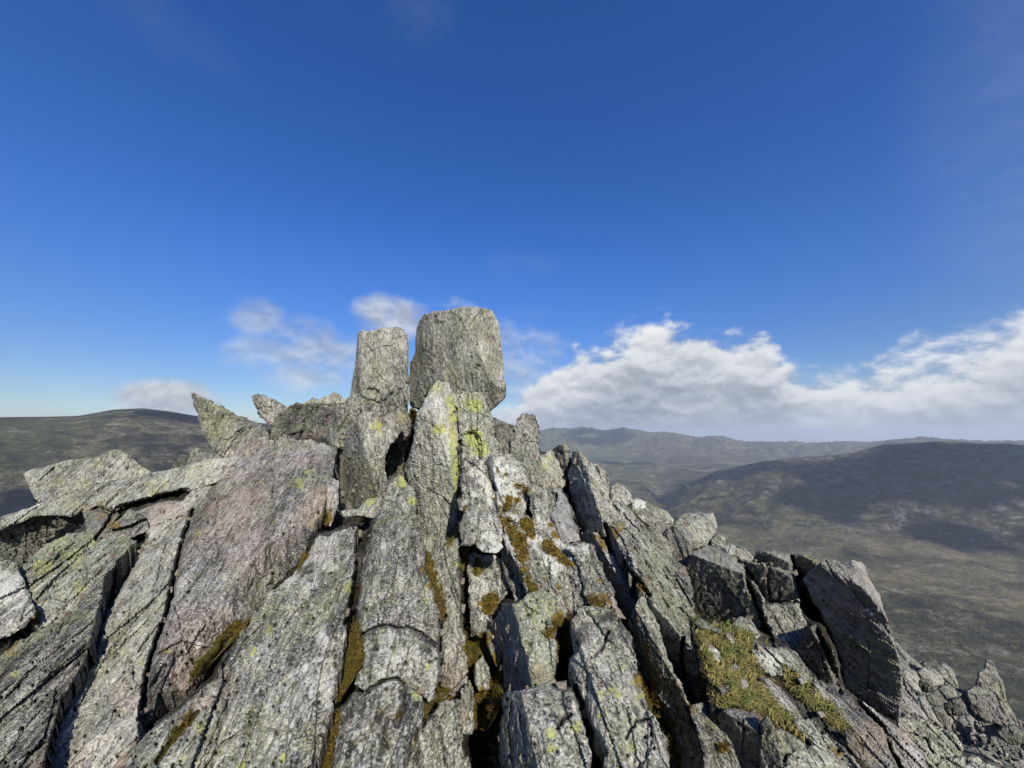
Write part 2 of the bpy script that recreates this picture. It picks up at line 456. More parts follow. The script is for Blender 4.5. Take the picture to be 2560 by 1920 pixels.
def land_height(th, r):
    """th degrees from +Y, r metres -> z (camera at 0)"""
    x, y = r * np.sin(np.radians(th)), r * np.cos(np.radians(th))
    P = np.stack([x, y, np.zeros_like(x)], -1).reshape(-1, 3)
    n1 = fbm(P / 1400.0, 5).reshape(x.shape); n2 = fbm(P / 260.0 + 9, 5, 0.55).reshape(x.shape)
    n3 = fbm(P / 40.0 + 5, 4, 0.55).reshape(x.shape)
    rid = (1 - np.abs(fbm(P / 420.0 + 31, 5, 0.55))).reshape(x.shape)
    sm = lambda a, b, v: (lambda q: q * q * (3 - 2 * q))(np.clip((v - a) / (b - a), 0, 1))
    # own mountain: steep flanks falling from the summit
    own = -3.0 - 0.33 * r - 0.38 * np.maximum(0, np.logaddexp(0, (r - 26) / 4) * 4) + 0.08 * np.maximum(0, r - 300) * (r < 1e9)
    floor = -585 + 40 * n1 + 10 * n2 + 60 * sm(2500, 9000, r) + 2.5 * n3
    z = np.logaddexp(own / 40, floor / 40) * 40
    z = np.where(r < 300, own + 0.03 * r * n3 * sm(15, 60, r) + 0.5 * fbm(P / 3.0, 4).reshape(x.shape) * sm(8, 16, r), z + sm(300, 700, r) * 3 * n3)
    # gently rising moor far down the valley
    z = z + sm(3500, 11000, r) * (170 + 40 * n1) * np.exp(-((th - 10) / 40) ** 2)
    # ridge on the left
    tl = crest(th, [(-300, 1050), (0, 1043), (106, 1042), (195, 1040), (285, 1024), (358, 1021), (420, 1028), (520, 1045), (700, 1062), (900, 1085), (1150, 1110)], 0, 0)
    rc = 3300 - 4 * (th + 40)
    zc = tl * rc
    up = np.where(r < rc, sm(1150, 1.0, (rc - r) / rc * 1150 / 0.62), np.exp(-((r - rc) / 2200) ** 2))
    up = np.where(r < rc, 1 - sm(0, 0.64, (rc - r) / rc), up)
    wl = sm(6, -14, th)
    z = z * (1 - wl * up) + wl * up * zc
    z = z + wl * np.where(r < rc, up * (1 - up) * 4, 0) * (30 * n1 + 44 * (rid - 0.75) + 16 * n2 + 4 * n3)
    # hill on the right
    tr = crest(th, [(1500, 1300), (1640, 1290), (1667, 1268), (1721, 1215), (1795, 1180), (1898, 1156), (1970, 1147), (2040, 1142), (2143, 1133), (2211, 1113), (2325, 1105),
                    (2439, 1108), (2560, 1116), (2700, 1120)], 0, 0)
    rc = 4300 + 6 * (th - 40) + 80 * np.sin(th * 0.5)
    zc = tr * rc
    base = -560.0
    up = np.where(r < rc, 1 - sm(0, 0.31, (rc - r) / rc), np.exp(-((r - rc) / 1100) ** 2))
    wr = sm(18.5, 21, th) * sm(125, 85, th)
    z = z * (1 - wr * up) + wr * up * zc
    z = z + wr * np.where(r < rc * 1.03, np.minimum(up * (1 - up) * 5 + 0.35 * up, 1), 0) * (16 * n1 + 50 * (rid - 0.75) + 22 * n2 + 6 * n3)
    # far mountains down the valley
    tf = crest(th, [(600, 1072), (900, 1085), (1150, 1084), (1300, 1084), (1352, 1076), (1385, 1069), (1420, 1072), (1455, 1066), (1475, 1069), (1510, 1076), (1555, 1069), (1590, 1074), (1625, 1082), (1660, 1079), (1690, 1083), (1740, 1094),
                    (1800, 1090), (1850, 1104), (1930, 1106), (2010, 1108), (2090, 1106), (2180, 1106), (2300, 1093), (2420, 1099), (2600, 1090)], 0, 0)
    rc = 10500 + 0 * th
    up = np.where(r < rc, 1 - sm(0, 0.22, (rc - r) / rc), np.exp(-((r - rc) / 2600) ** 2))
    wf = sm(-40, -18, th) * sm(75, 45, th)
    zc = tf * rc + 70 * (rid - 0.8) + 25 * n2
    z = z * (1 - wf * up) + wf * up * zc
    z = z + wf * up * (1 - up) * 4 * (110 * (rid - 0.75) + 60 * n1 + 40 * n2)
    z = z - sm(11500, 24000, r) * 260
    return z


def land_masks(th, r, z):
    x, y = r * np.sin(np.radians(th)), r * np.cos(np.radians(th))
    P = np.stack([x, y, np.zeros_like(x)], -1).reshape(-1, 3)
    k = fbm(P / 700.0 + 3, 4).reshape(x.shape)
    sm = lambda a, b, v: (lambda q: q * q * (3 - 2 * q))(np.clip((v - a) / (b - a), 0, 1))
    hill = sm(19, 22, th) * sm(2900, 3300, r) * sm(5600, 4800, r)
    rock = 0.45 * sm(-540, -350, z) * hill + 0.12 * sm(1900, 1200, r) * sm(5, 25, th) + 0.2 * (k > 0.35) + sm(600, 100, r) * 0.6
    green = 0.35 * sm(20, 40, th) * sm(2600, 1500, r) + sm(26, 14, th) * sm(-6, 4, th) * sm(2800, 3600, r) * 0.9 + 0.1 * sm(-10, -25, th)
    pale = sm(22, 30, th) * sm(1900, 2300, r) * sm(3300, 2900, r) * 0.9 + 0.25 * sm(0, 12, th) * sm(3500, 5000, r) * sm(9500, 7500, r)
    m = np.stack([rock + 0 * x, green + 0 * x, pale + 0 * x, np.ones_like(x)], -1)
    return np.clip(m, 0, 1)


def build_land():
    front = np.linspace(-66, 66, 640)
    back = np.linspace(66, 294, 92)[1:-1]
    th = np.concatenate([front, back])
    r = np.concatenate([np.geomspace(5, 900, 130), np.geomspace(915, 6000, 300), np.geomspace(6080, 45000, 110)])
    T, Rr = np.meshgrid(th, r, indexing='ij')
    Tw = np.where(T > 180, T - 360, T)
    Z = land_height(Tw, Rr)
    M = land_masks(Tw, Rr, Z)
    x, y = Rr * np.sin(np.radians(T)), Rr * np.cos(np.radians(T))
    V = np.stack([x, y, Z], -1).reshape(-1, 3)
    na, nr = T.shape
    i, j = np.meshgrid(np.arange(na), np.arange(nr - 1), indexing='ij')
    a = i * nr + j; b = ((i + 1) % na) * nr + j
    F = np.stack([a, b, b + 1, a + 1], -1).reshape(-1, 4)[:, ::-1]
    c = len(V)
    V = np.vstack([V, [[0, 0, -3.5]]]); M = np.vstack([M.reshape(-1, 4), [[0.6, 0, 0, 1]]])
    k = np.arange(na)
    cap = np.stack([k * nr, np.full(na, c), ((k + 1) % na) * nr, ((k + 1) % na) * nr], -1)[:, :3]
    F = np.concatenate([F, np.stack([cap[:, 0], cap[:, 1], cap[:, 2], cap[:, 2]], -1)])
    # the cap is made of triangles: store it separately as real triangles
    quads = F[:-na]
    tris = np.concatenate([quads[:, [0, 1, 2]], quads[:, [0, 2, 3]], cap[:, ::-1]])
    o = mesh_obj('moorland_terrain', V, tris, terrain_mat(), mask=M)
    return tag(o, 'open brown and green moorland with hills and a wide valley', 'terrain', kind='structure')


def land_hit(px, py, lo=1200, hi=9000):
    """where the sight line of a photo pixel meets the land"""
    d = ray(px, py); d = d / math.hypot(d[0], d[1]); th = math.degrees(math.atan2(d[0], d[1]))
    r = np.linspace(lo, hi, 1600)
    z = land_height(np.full_like(r, th), r)
    k = int(np.argmax(z > d[2] * r))
    return np.array([r[k] * d[0], r[k] * d[1], z[k]])


land = build_land()
road_px = reg('E', [(1165, 650), (1230, 632), (1275, 622), (1305, 606), (1345, 592), (1385, 586), (1420, 582), (1440, 605)])
road_pts = [land_hit(px, py, 2500, 9000) for px, py in road_px]
rv, rf = [], []
for k, p in enumerate(road_pts):
    a, b = road_pts[max(k - 1, 0)], road_pts[min(k + 1, len(road_pts) - 1)]
    t = (b - a)[:2]; t = t / (np.linalg.norm(t) + 1e-6); s = np.array([-t[1], t[0], 0]) * 9
    for q in (-1, 1): rv.append(p + s * q + [0, 0, 4.0])
    if k: rf.append((2 * k - 2, 2 * k - 1, 2 * k + 1, 2 * k))
tag(mesh_obj('valley_road', rv, rf, plain_mat('pale road', (0.30, 0.29, 0.27))), 'thin pale road winding along the valley floor', 'road', kind='structure')

# ---------------------------------------------------------------- rocks
ZC = 4                                                 # cell of the sight-depth table, photo pixels
ZX0, ZY0, ZW, ZH = -160, 640, 720, 350
zbuf = np.full((ZH, ZW), np.inf)
zid = np.zeros((ZH, ZW), int)
zx = ZX0 + ZC * (np.arange(ZW) + 0.5); zy = ZY0 + ZC * (np.arange(ZH) + 0.5)
CRACKS = []                                            # open joints that run on across several rocks: (pixels, half width, depth)
BLOBS = {'Y': [], 'M': [], 'W': [], 'T': [], 'K': []}           # lichen, moss, white crust, stain: (px, py, radius, strength)


def inside(poly, x, y):
    r = np.zeros(x.shape, bool)
    p, n = poly, len(poly)
    for i in range(n):
        (x0, y0), (x1, y1) = p[i], p[(i + 1) % n]
        if y0 == y1: continue
        c = ((y0 > y) != (y1 > y)) & (x < (x1 - x0) * (y - y0) / (y1 - y0) + x0)
        r ^= c
    return r


def seg_dist(pts, line, closed=True):
    best = np.full(len(pts), 1e9)
    n = len(line)
    for i in range(n if closed else n - 1):
        a, b = line[i], line[(i + 1) % n]
        ab = b - a; L = max(ab.dot(ab), 1e-9)
        t = np.clip(((pts - a) @ ab) / L, 0, 1)
        d = pts - a - t[:, None] * ab
        best = np.minimum(best, np.einsum('ij,ij->i', d, d))
    return np.sqrt(best)


def resample(poly, s, closed=True):
    out = []
    n = len(poly)
    for i in range(n if closed else n - 1):
        a, b = poly[i], poly[(i + 1) % n]
        k = max(1, int(round(np.linalg.norm(b - a) / s)))
        out += [a + (b - a) * j / k for j in range(k)]
    if not closed: out.append(poly[-1])
    return np.array(out)


def masks(px):
    m = np.zeros((len(px), 4))
    p3 = np.column_stack([px, np.zeros(len(px))])
    px = px + np.stack([fbm(p3 / 22.0, 3), fbm(p3 / 22.0 + 60, 3)], -1) * 9.0
    for k, key in enumerate('YMWT'):
        for (x, y, rr, st) in BLOBS[key]:
            d2 = ((px[:, 0] - x) ** 2 + (px[:, 1] - y) ** 2) / (rr * rr)
            m[:, k] = np.maximum(m[:, k], st * np.clip(1.25 - d2, 0, 1))
    for (x, y, rr, st) in BLOBS['K']:                     # black crust: the stain channel below zero
        m[:, 3] -= st * np.clip(1.25 - ((px[:, 0] - x) ** 2 + (px[:, 1] - y) ** 2) / (rr * rr), 0, 1)
    return m


ROCKS = []
SEED = [0]


def surf_disp(P, rough, size, seed, n):
    ax = E1 - n * (E1 @ n)
    if np.linalg.norm(ax) < 0.42: ax = np.cross(n, GDIR)
    ax = ax / np.linalg.norm(ax); al = np.cross(n, ax)
    Q = np.stack([P @ ax, P @ al, P @ n], -1) + seed * 3.7
    k = min(1.0, 0.35 + 0.65 * size)
    wv = perlin(Q * 0.9) * 0.35
    d = 0.050 * fbm(Q * [1.2, 0.40, 1.2], 3)
    c0, _ = cells(Q[:, 0] * 1.5 + 1.5 * wv, Q[:, 1] * 0.42 + wv, seed + 20)
    c1, g1 = cells(Q[:, 0] * 3.0 + wv, Q[:, 1] * 0.75 + wv, seed)
    c2, g2 = cells(Q[:, 0] * 9.0 + 2 * wv, Q[:, 1] * 2.4 + wv, seed + 40)
    c3, _ = cells(Q[:, 0] * 24.0 + 3 * wv, Q[:, 1] * 8.0, seed + 80)
    cb, gb = cells(Q[:, 0] * 1.25 + 2 * wv, Q[:, 1] * 0.95 + 2 * wv, seed + 60)
    d = d + 0.034 * cb - 0.022 * np.exp(-(gb / 0.04) ** 2) * (perlin(Q * 1.1 + 14) > -0.02)
    d = d + 0.036 * c0 + 0.030 * c1 + 0.021 * c2 + 0.0105 * c3
    d = d - 0.010 * np.exp(-(g1 / 0.05) ** 2) * (perlin(Q * 1.7 + 4) > 0.05)
    d = d + 0.011 * fbm(Q * [16, 7, 16], 3) - 0.013 * np.abs(perlin(Q * [30, 14, 30])) + 0.006 * perlin(Q * [60, 35, 60])
    return d * rough * k


def rock(name, label, rg, outline, n=(0, -0.85, 0.5), dy=0.0, at=None, f=(), mat='grey', cr=(), th=None, pits=0.18, rough=1.0,
         bev=8.0, sp=3.7, jag=3.0, cat='rock', group=None, kind=None, tdep=None, cf=None, shift_max=0.7, grow=0.6, topf=0):
    SEED[0] += 1; seed = SEED[0]
    rng = np.random.default_rng(seed)
    poly = reg(rg, outline)
    area = 0.5 * abs(np.sum(poly[:, 0] * np.roll(poly[:, 1], -1) - poly[:, 1] * np.roll(poly[:, 0], -1)))
    cen = poly.mean(0)
    if at is not None: anchor = reg(rg, at)
    else: anchor = cen
    t0 = float(base_t(*anchor)) + dy if tdep is None else tdep
    n = np.array(n, float); n /= np.linalg.norm(n)
    # planes: inverse depth is linear over the picture
    d0 = ray(*anchor); P0 = d0 * t0
    def facing(m, c):
        m = np.array(m, float); m /= np.linalg.norm(m)
        dh = ray(*c); dh = dh / np.linalg.norm(dh)
        while m @ dh > -0.24:
            m = m - 0.06 * dh; m /= np.linalg.norm(m)
        return m
    n = facing(n, anchor)
    planes = [(n, n @ P0)]
    def main_t(p): return planes[0][1] / (planes[0][0] @ ray(*p))
    for (uv, m) in f:
        c = reg(rg, uv); m = facing(m, c); planes.append((m, m @ (ray(*c) * main_t(c))))
    if cf is None: cf = 0.0 if at is not None or dy > 1 or abs(n[0]) > 0.52 else (0.65 if area > 30000 else 0.35)
    tb0 = float(base_t(*anchor))
    if topf:
        c = poly.mean(0).copy(); c[1] = poly[:, 1].min() + topf * (poly[:, 1].max() - poly[:, 1].min())
        m = facing((0.05, -0.35, 0.93), c); planes.append((m, m @ (ray(*c) * main_t(c))))
    wsize = math.sqrt(area) * t0 / FPX
    lo, hi = t0 - 1.6 * wsize - 0.3, t0 + 1.6 * wsize + 0.3
    def depth(px):
        d = ray(px[:, 0], px[:, 1])
        inv = np.full(len(px), 1e9)
        for m, c in planes:
            inv = np.minimum(inv, (d @ m) / c)
        t = np.clip(1 / np.maximum(inv, 1e-3), lo, hi)
        if cf: t = t * (1 - cf) + cf * np.clip(base_t(px[:, 0], px[:, 1]) - tb0 + t0, lo, hi) + cf * (t - np.clip(planes[0][1] / np.minimum(d @ planes[0][0], -1e-3), lo, hi))
        return t
    s = sp if area > 6000 else max(2.2, min(sp, math.sqrt(area) / 14))
    bev = min(bev * 0.5, 0.10 * math.sqrt(area) + 1.5)
    # ragged outline
    bd = resample(poly, s)
    tan = np.roll(bd, -1, 0) - np.roll(bd, 1, 0); nor = np.stack([tan[:, 1], -tan[:, 0]], -1)
    nor /= np.linalg.norm(nor, axis=1)[:, None] + 1e-9
    b3 = np.column_stack([bd, np.full(len(bd), seed * 5.1)])
    jit = (fbm(b3 / 38.0, 2) * 1.6 + fbm(b3 / 11.0, 2) * 0.8 + np.round(perlin(b3 / 24.0 + 30) * 2.4) * 0.6 + fbm(b3 / 5.0 + 11, 2) * 0.5) * min(jag, 0.03 * math.sqrt(area))
    sgn = 1.0 if np.sum(poly[:, 0] * np.roll(poly[:, 1], -1) - poly[:, 1] * np.roll(poly[:, 0], -1)) > 0 else -1.0
    bd = bd + nor * (jit + sgn * grow)[:, None]
    # interior points, cracks, pits
    x0, y0 = bd.min(0); x1, y1 = bd.max(0)
    gx, gy = np.meshgrid(np.arange(x0, x1, s), np.arange(y0, y1, s * 0.87))
    gx[1::2] += s / 2
    g = np.stack([gx.ravel(), gy.ravel()], -1) + rng.uniform(-0.22, 0.22, (gx.size, 2)) * s
    g = g[inside(bd, g[:, 0], g[:, 1])]
    db = seg_dist(g, resample(bd, s * 2)) if len(g) else np.zeros(0)
    g = g[db > 0.75 * s]
    crl = []
    glob = []
    for line, w, dp in CRACKS:
        if line[:, 0].max() > x0 and line[:, 0].min() < x1 and line[:, 1].max() > y0 and line[:, 1].min() < y1:
            if inside(bd, line[:, 0], line[:, 1]).any() or seg_dist(line, bd).min() < 8: glob.append((line, w, dp))
    for (line, w, dp) in [(reg(rg, l), w, dp) for l, w, dp in cr] + glob:
        ln = resample(line, 3.0, False)
        l3 = np.column_stack([ln, np.full(len(ln), 4.0)])
        ln = ln + np.stack([perlin(l3 / 13.0), perlin(l3 / 13.0 + 50)], -1) * 3.0 + np.stack([perlin(l3 / 4.5 + 9), perlin(l3 / 4.5 + 70)], -1) * 2.0
        crl.append((ln, w, dp))
        if len(g): g = g[seg_dist(g, ln, False) > w * 1.15]
        tg = np.gradient(ln, axis=0); nn = np.stack([tg[:, 1], -tg[:, 0]], -1); nn /= np.linalg.norm(nn, axis=1)[:, None] + 1e-9
        add = np.concatenate([ln, ln + nn * w, ln - nn * w])
        add = add[inside(bd, add[:, 0], add[:, 1])]
        if len(add): add = add[seg_dist(add, resample(bd, s * 2)) > 1.5]
        g = np.concatenate([g, add])
    npit = int(pits * area / 700)
    pc = []
    for _ in range(npit):
        if not len(g): break
        c = g[rng.integers(len(g))]; rr = rng.uniform(2.2, 5.2) * (1.4 if rng.uniform() < .15 else 1); pc.append((c, rr, rng.uniform(0.03, 0.08)))
    if pc:
        pa = np.array([p[0] for p in pc]); pr = np.array([p[1] for p in pc])
        keep = np.ones(len(g), bool)
        for c, rr, _ in pc: keep &= ((g - c) ** 2).sum(1) > (rr * 1.3) ** 2
        g = g[keep]
        ang = np.arange(6) * math.pi / 3
        ring = [c + rr * np.stack([np.cos(ang), 1.25 * np.sin(ang)], -1) for c, rr, _ in pc]
        add = np.concatenate([pa] + ring); add = add[inside(bd, add[:, 0], add[:, 1])]
        g = np.concatenate([g, add])
    nb = len(bd)
    allp = np.concatenate([bd, g])
    res = delaunay_2d_cdt([Vector(p) for p in allp.tolist()], [(i, (i + 1) % nb) for i in range(nb)], [], 1, 0.02, True)
    px = np.array([(v.x, v.y) for v in res[0]])
    tri = [tuple(q) for q in res[2]]
    tri = np.array([q for q in tri if len(q) == 3])
    ctr = px[tri].mean(1); tri = tri[inside(bd, ctr[:, 0], ctr[:, 1])]
    used = np.unique(tri); mp = np.zeros(len(px), int); mp[used] = np.arange(len(used)); px = px[used]; tri = mp[tri]
    # front surface
    db = seg_dist(px, resample(bd, s * 1.5))
    t = depth(px)
    # keep the listed order: shift nearer where this rock would sink behind what is already built
    ix0, ix1 = int((x0 - ZX0) / ZC), int((x1 - ZX0) / ZC) + 1
    iy0, iy1 = int((y0 - ZY0) / ZC), int((y1 - ZY0) / ZC) + 1
    ix0, iy0 = max(ix0, 0), max(iy0, 0); ix1, iy1 = min(ix1, ZW), min(iy1, ZH)
    cx, cy = np.meshgrid(zx[ix0:ix1], zy[iy0:iy1])
    ins = inside(bd, cx, cy)
    cp = np.stack([cx[ins], cy[ins]], -1)
    ct = depth(cp)
    old = zbuf[iy0:iy1, ix0:ix1][ins]
    ov = np.isfinite(old)
    shift = 0.0
    if ov.any():
        shift = max(0.0, float(np.percentile(ct[ov] + 0.05 - old[ov], 88)))
        if shift > shift_max: print('SHIFT', label, round(shift, 2)); shift = shift_max
    t = t - shift; ct = ct - shift
    wpx = t0 / FPX
    q = np.clip(1 - db / bev, 0, 1)
    t = t + bev * wpx * 1.0 * (1 - np.sqrt(np.maximum(1 - q * q, 0.0)))
    P = ray(px[:, 0], px[:, 1]) * t[:, None]
    t = t - surf_disp(P, rough, wsize, seed, n)
    for ln, w, dp in crl:
        dd = seg_dist(px, ln, False)
        t = t + dp * np.exp(-(dd / (w * 0.75)) ** 2)
    for c, rr, dp in pc:
        d2 = ((px - c) ** 2).sum(1) / (rr * rr)
        t = t + dp * np.exp(-d2 * 1.6)
    V = ray(px[:, 0], px[:, 1]) * t[:, None]
    # body behind the front: boundary rings drawn in and carried away from the viewer
    E = np.concatenate([tri[:, [0, 1]], tri[:, [1, 2]], tri[:, [2, 0]]])
    key = E[:, 0].astype(np.int64) * len(V) + E[:, 1]; rev = E[:, 1].astype(np.int64) * len(V) + E[:, 0]
    be = E[~np.isin(key, rev)]
    loop = np.unique(be)
    pos = np.zeros(len(V), int); pos[loop] = np.arange(len(loop))
    ea, eb = pos[be[:, 0]], pos[be[:, 1]]
    vd = ray(*cen); vd /= np.linalg.norm(vd)
    if cf >= 0.6: vd = 0.35 * vd + np.array([0, 0.33, -0.86]); vd /= np.linalg.norm(vd)
    if th is None: th = min(max(0.55 * wsize, 0.12), 1.1)
    c3 = V[loop].mean(0)
    verts = [V]; faces = [tri]
    prev = loop; off = len(V)
    for j, (fr, shr) in enumerate(((0.12, 1.0), (0.45, 0.97), (0.85, 0.88), (1.0, 0.62))):
        ring = c3 + (V[loop] - c3) * shr + vd * th * fr
        ring = ring + 0.10 * th * np.stack([perlin(ring * 2.1 + 7 * a + j) for a in range(3)], -1) * (j > 0) * 0.8
        idx = off + np.arange(len(loop)); off += len(loop)
        verts.append(ring)
        faces.append(np.stack([prev[ea], idx[ea], idx[eb]], -1)); faces.append(np.stack([prev[ea], idx[eb], prev[eb]], -1))
        prev = idx
    verts.append((c3 + vd * th * 1.05)[None]); faces.append(np.stack([prev[ea], np.full(len(ea), off), prev[eb]], -1))
    VV = np.concatenate(verts); FF = np.concatenate(faces)
    mk = np.zeros((len(VV), 4)); mk[:len(V)] = masks(px)
    # winding: the front must face the camera
    a, b, c = V[tri[0, 0]], V[tri[0, 1]], V[tri[0, 2]]
    nrm = np.cross(V[tri[:, 1]] - V[tri[:, 0]], V[tri[:, 2]] - V[tri[:, 0]])
    if (np.einsum('ij,ij->i', nrm, V[tri[:, 0]]) > 0).mean() > 0.5: FF = FF[:, ::-1]
    org = VV.mean(0); org[2] = VV[:, 2].min()
    o = mesh_obj(name, VV, FF, MATS[mat] if isinstance(mat, str) else mat, org, mk, smooth=False)
    tag(o, label, cat if kind is None else None, group, kind)
    # sight-depth table: nearest vertices over the plain planes
    sub = zbuf[iy0:iy1, ix0:ix1]
    cur = np.full(sub.shape, np.inf); cur[ins] = ct
    vi = np.clip(((px[:, 1] - ZY0) / ZC).astype(int) - iy0, 0, sub.shape[0] - 1)
    vj = np.clip(((px[:, 0] - ZX0) / ZC).astype(int) - ix0, 0, sub.shape[1] - 1)
    okv = np.isfinite(cur[vi, vj]); cur[vi[okv], vj[okv]] = t[okv]
    zid[iy0:iy1, ix0:ix1] = np.where(cur < sub, seed, zid[iy0:iy1, ix0:ix1])
    zbuf[iy0:iy1, ix0:ix1] = np.minimum(sub, cur)
    ROCKS.append(o)
    return o
# ---------------------------------------------------------------- lichen, moss, crust and stain on the rock, as seen
def blobs(key, rg, items, st=1.0):
    s = REG[rg][2]
    for it in items:
        (x, y) = reg(rg, it[:2]); BLOBS[key].append((x, y, it[2] * s, it[3] if len(it) > 3 else st))


blobs('Y', 'C', [(1170, 720, 45), (1190, 800, 45), (1120, 860, 40, .7), (1100, 930, 55), (1190, 930, 40), (1195, 1030, 40), (1195, 1120, 40), (1205, 1210, 38), (1215, 1300, 38), (1205, 1400, 40),
                 (1080, 640, 60, .7), (665, 890, 42), (690, 950, 50, .7), (640, 1200, 40, .7), (630, 1310, 40, .8), (840, 1300, 60, .8), (915, 1410, 34), (620, 1410, 50, .8), (1340, 750, 70, .6),
                 (1350, 1000, 90, .6), (1390, 1060, 60, .6), (185, 1215, 36), (135, 1300, 32, 1.2), (700, 540, 60, .4), (1390, 200, 160, .32), (1430, 420, 130, .3), (1560, 620, 60, .4), (640, 620, 90, .4),
                 (850, 850, 60, .5), (1850, 1150, 60, .6)])
blobs('Y', 'C', [(1185, 760, 40), (1195, 850, 40), (1200, 980, 38), (1200, 1075, 38), (1205, 1165, 38), (1215, 1255, 34), (1215, 1350, 34), (1205, 1450, 32), (1100, 920, 50), (920, 1420, 32), (840, 1290, 50),
                 (668, 890, 40), (1350, 760, 55), (1340, 980, 70), (1390, 1070, 50)], 1.35)
blobs('K', 'F', [(220, 620, 90, 1.3), (160, 720, 70, 1.2), (330, 640, 60, 1.0), (130, 800, 50, 1.0), (560, 1330, 60, 1.0), (520, 1260, 50, .8), (440, 1440, 50, .8), (330, 740, 50, 1.0)])
blobs('K', 'D', [(300, 330, 60, .8), (150, 300, 50, .7), (700, 600, 60, .6), (620, 850, 40, .7), (560, 1150, 60, .7), (470, 1300, 70, .7), (900, 90, 50, .5)])
blobs('K', 'C', [(1080, 1350, 130, .45), (1040, 1150, 110, .4), (1300, 650, 60, .7), (1020, 130, 60, .6), (1240, 420, 120, .3), (620, 760, 90, .35)])
blobs('K', 'B', [(1830, 120, 110, .6), (1650, 420, 60, .5), (980, 780, 60, .6), (640, 1000, 120, .3), (1700, 900, 140, .25)])
blobs('K', 'E', [(1010, 1000, 60, .5), (900, 1200, 100, .5), (1360, 1000, 70, .6), (800, 800, 100, .5)])
blobs('Y', 'A', [(450, 1075, 90, .62), (360, 975, 70, .62), (270, 1120, 85, .62), (555, 955, 55, .62), (430, 740, 110, .62), (625, 750, 50, .62), (930, 640, 70, .62), (1010, 610, 50, .62), (1200, 540, 80, .62),
                 (520, 620, 60, .62), (600, 490, 45, .62), (360, 610, 45, .62), (70, 1115, 45, .62), (1340, 220, 200, .62), (480, 1260, 60, .62), (640, 1210, 50, .62), (1215, 920, 35, .62), (1660, 770, 30, .62)])
blobs('Y', 'B', [(1660, 480, 35), (1550, 610, 25, 1.2), (860, 680, 30), (770, 600, 30, .8), (100, 750, 35, .8), (1220, 1070, 50, .9), (1360, 1230, 45, .8), (1120, 1270, 45, .8), (1480, 1305, 40), (1740, 1270, 35),
                 (1530, 1000, 70, .5), (1880, 1080, 60, .5), (2140, 215, 45, 1.1), (1030, 600, 30, .7)])
blobs('Y', 'D', [(460, 400, 42, 1.1), (1020, 500, 45, .8), (1000, 430, 30, .6), (940, 1150, 48, 1.2), (1040, 940, 25), (790, 850, 25), (1230, 250, 28), (1230, 600, 30, .8), (1870, 1420, 55, 1.1), (1885, 1510, 50, 1.1),
                 (2040, 1370, 60, 1.0), (1800, 580, 150, .5), (200, 1430, 55, .7), (15, 1600, 45), (700, 740, 70, .5)])
blobs('Y', 'F', [(390, 1130, 70, .8), (520, 1065, 36, 1.2), (555, 1170, 50, 1.1), (280, 1150, 45, .8), (290, 1270, 45), (390, 600, 60, .7), (430, 940, 70, .6), (490, 1520, 36, 1.0), (240, 1100, 60, .5), (700, 420, 120, .3)])
blobs('W', 'E', [(120, 560, 200, .7), (150, 950, 200, .8), (560, 1060, 160, .9), (330, 880, 160, .7), (700, 1060, 100, .5), (1100, 720, 50, 1.0)])
blobs('W', 'B', [(60, 240, 120, 1.0), (1960, 780, 150, .8), (1990, 550, 60, 1.0), (2050, 900, 90, .7), (1220, 570, 28, 1.4), (820, 590, 40, .8)])
blobs('W', 'D', [(820, 900, 200, .4), (250, 1000, 180, .4), (1360, 400, 90, .6), (1850, 850, 120, .5)])
blobs('W', 'F', [(1060, 860, 60, .9), (1450, 920, 90, .8), (1240, 760, 60, .3), (1800, 1580, 120, .5)])
blobs('T', 'A', [(1960, 700, 90, 1.0), (1930, 820, 80, 1.0), (1450, 780, 260, .45), (1560, 1150, 220, .35), (1000, 740, 90, .8), (1250, 560, 120, .3)])
blobs('T', 'B', [(1250, 800, 200, .5), (760, 900, 150, .4)])
blobs('T', 'D', [(1800, 1000, 80, 1.0), (700, 1400, 200, .3)])
blobs('T', 'G', [(1180, 1500, 150, .6), (1350, 1500, 150, .4), (980, 700, 160, .35)])
blobs('M', 'E', [(160, 660, 22), (200, 690, 32), (190, 745, 32), (265, 590, 28), (325, 620, 26), (260, 700, 24), (265, 640, 18), (100, 680, 22), (245, 770, 26), (215, 830, 26), (320, 860, 70, 1.1), (360, 930, 32),
                 (170, 840, 50), (230, 910, 60, 1.1), (280, 990, 62, 1.1), (300, 1080, 48), (310, 1170, 42), (330, 1240, 42), (370, 1300, 40), (485, 870, 28), (535, 940, 36), (460, 1000, 45), (520, 1050, 50, 1.1),
                 (570, 1100, 45), (620, 1140, 40), (550, 1290, 25), (470, 1160, 22), (410, 1100, 18), (440, 1250, 20), (780, 1360, 60, .9), (860, 1390, 55, .8), (840, 1250, 30, .7), (870, 1000, 60), (930, 930, 50), (970, 870, 40, .7),
                 (800, 800, 60, .6), (1090, 1270, 60, .9), (1130, 1310, 45), (560, 1530, 90, .9), (180, 520, 20), (120, 470, 14), (240, 520, 15), (60, 500, 16), (30, 640, 18), (360, 640, 30, .5)])
blobs('M', 'D', [(1360, 280, 60, .9), (1450, 520, 70, 1.1), (1560, 260, 40, .8), (1430, 760, 60), (1480, 900, 50), (1320, 830, 60), (1360, 1130, 60), (1480, 1160, 70), (1400, 1300, 70), (560, 770, 50, .8), (490, 900, 60),
                 (1020, 280, 50), (1060, 400, 50), (1100, 530, 55, 1.1), (1120, 620, 30), (1950, 620, 70, 1.0), (1900, 740, 70, 1.0), (700, 1280, 50, .7), (830, 1290, 40, .9), (760, 1500, 40, .5), (1120, 1100, 40, .8), (1180, 80, 50, .8)])
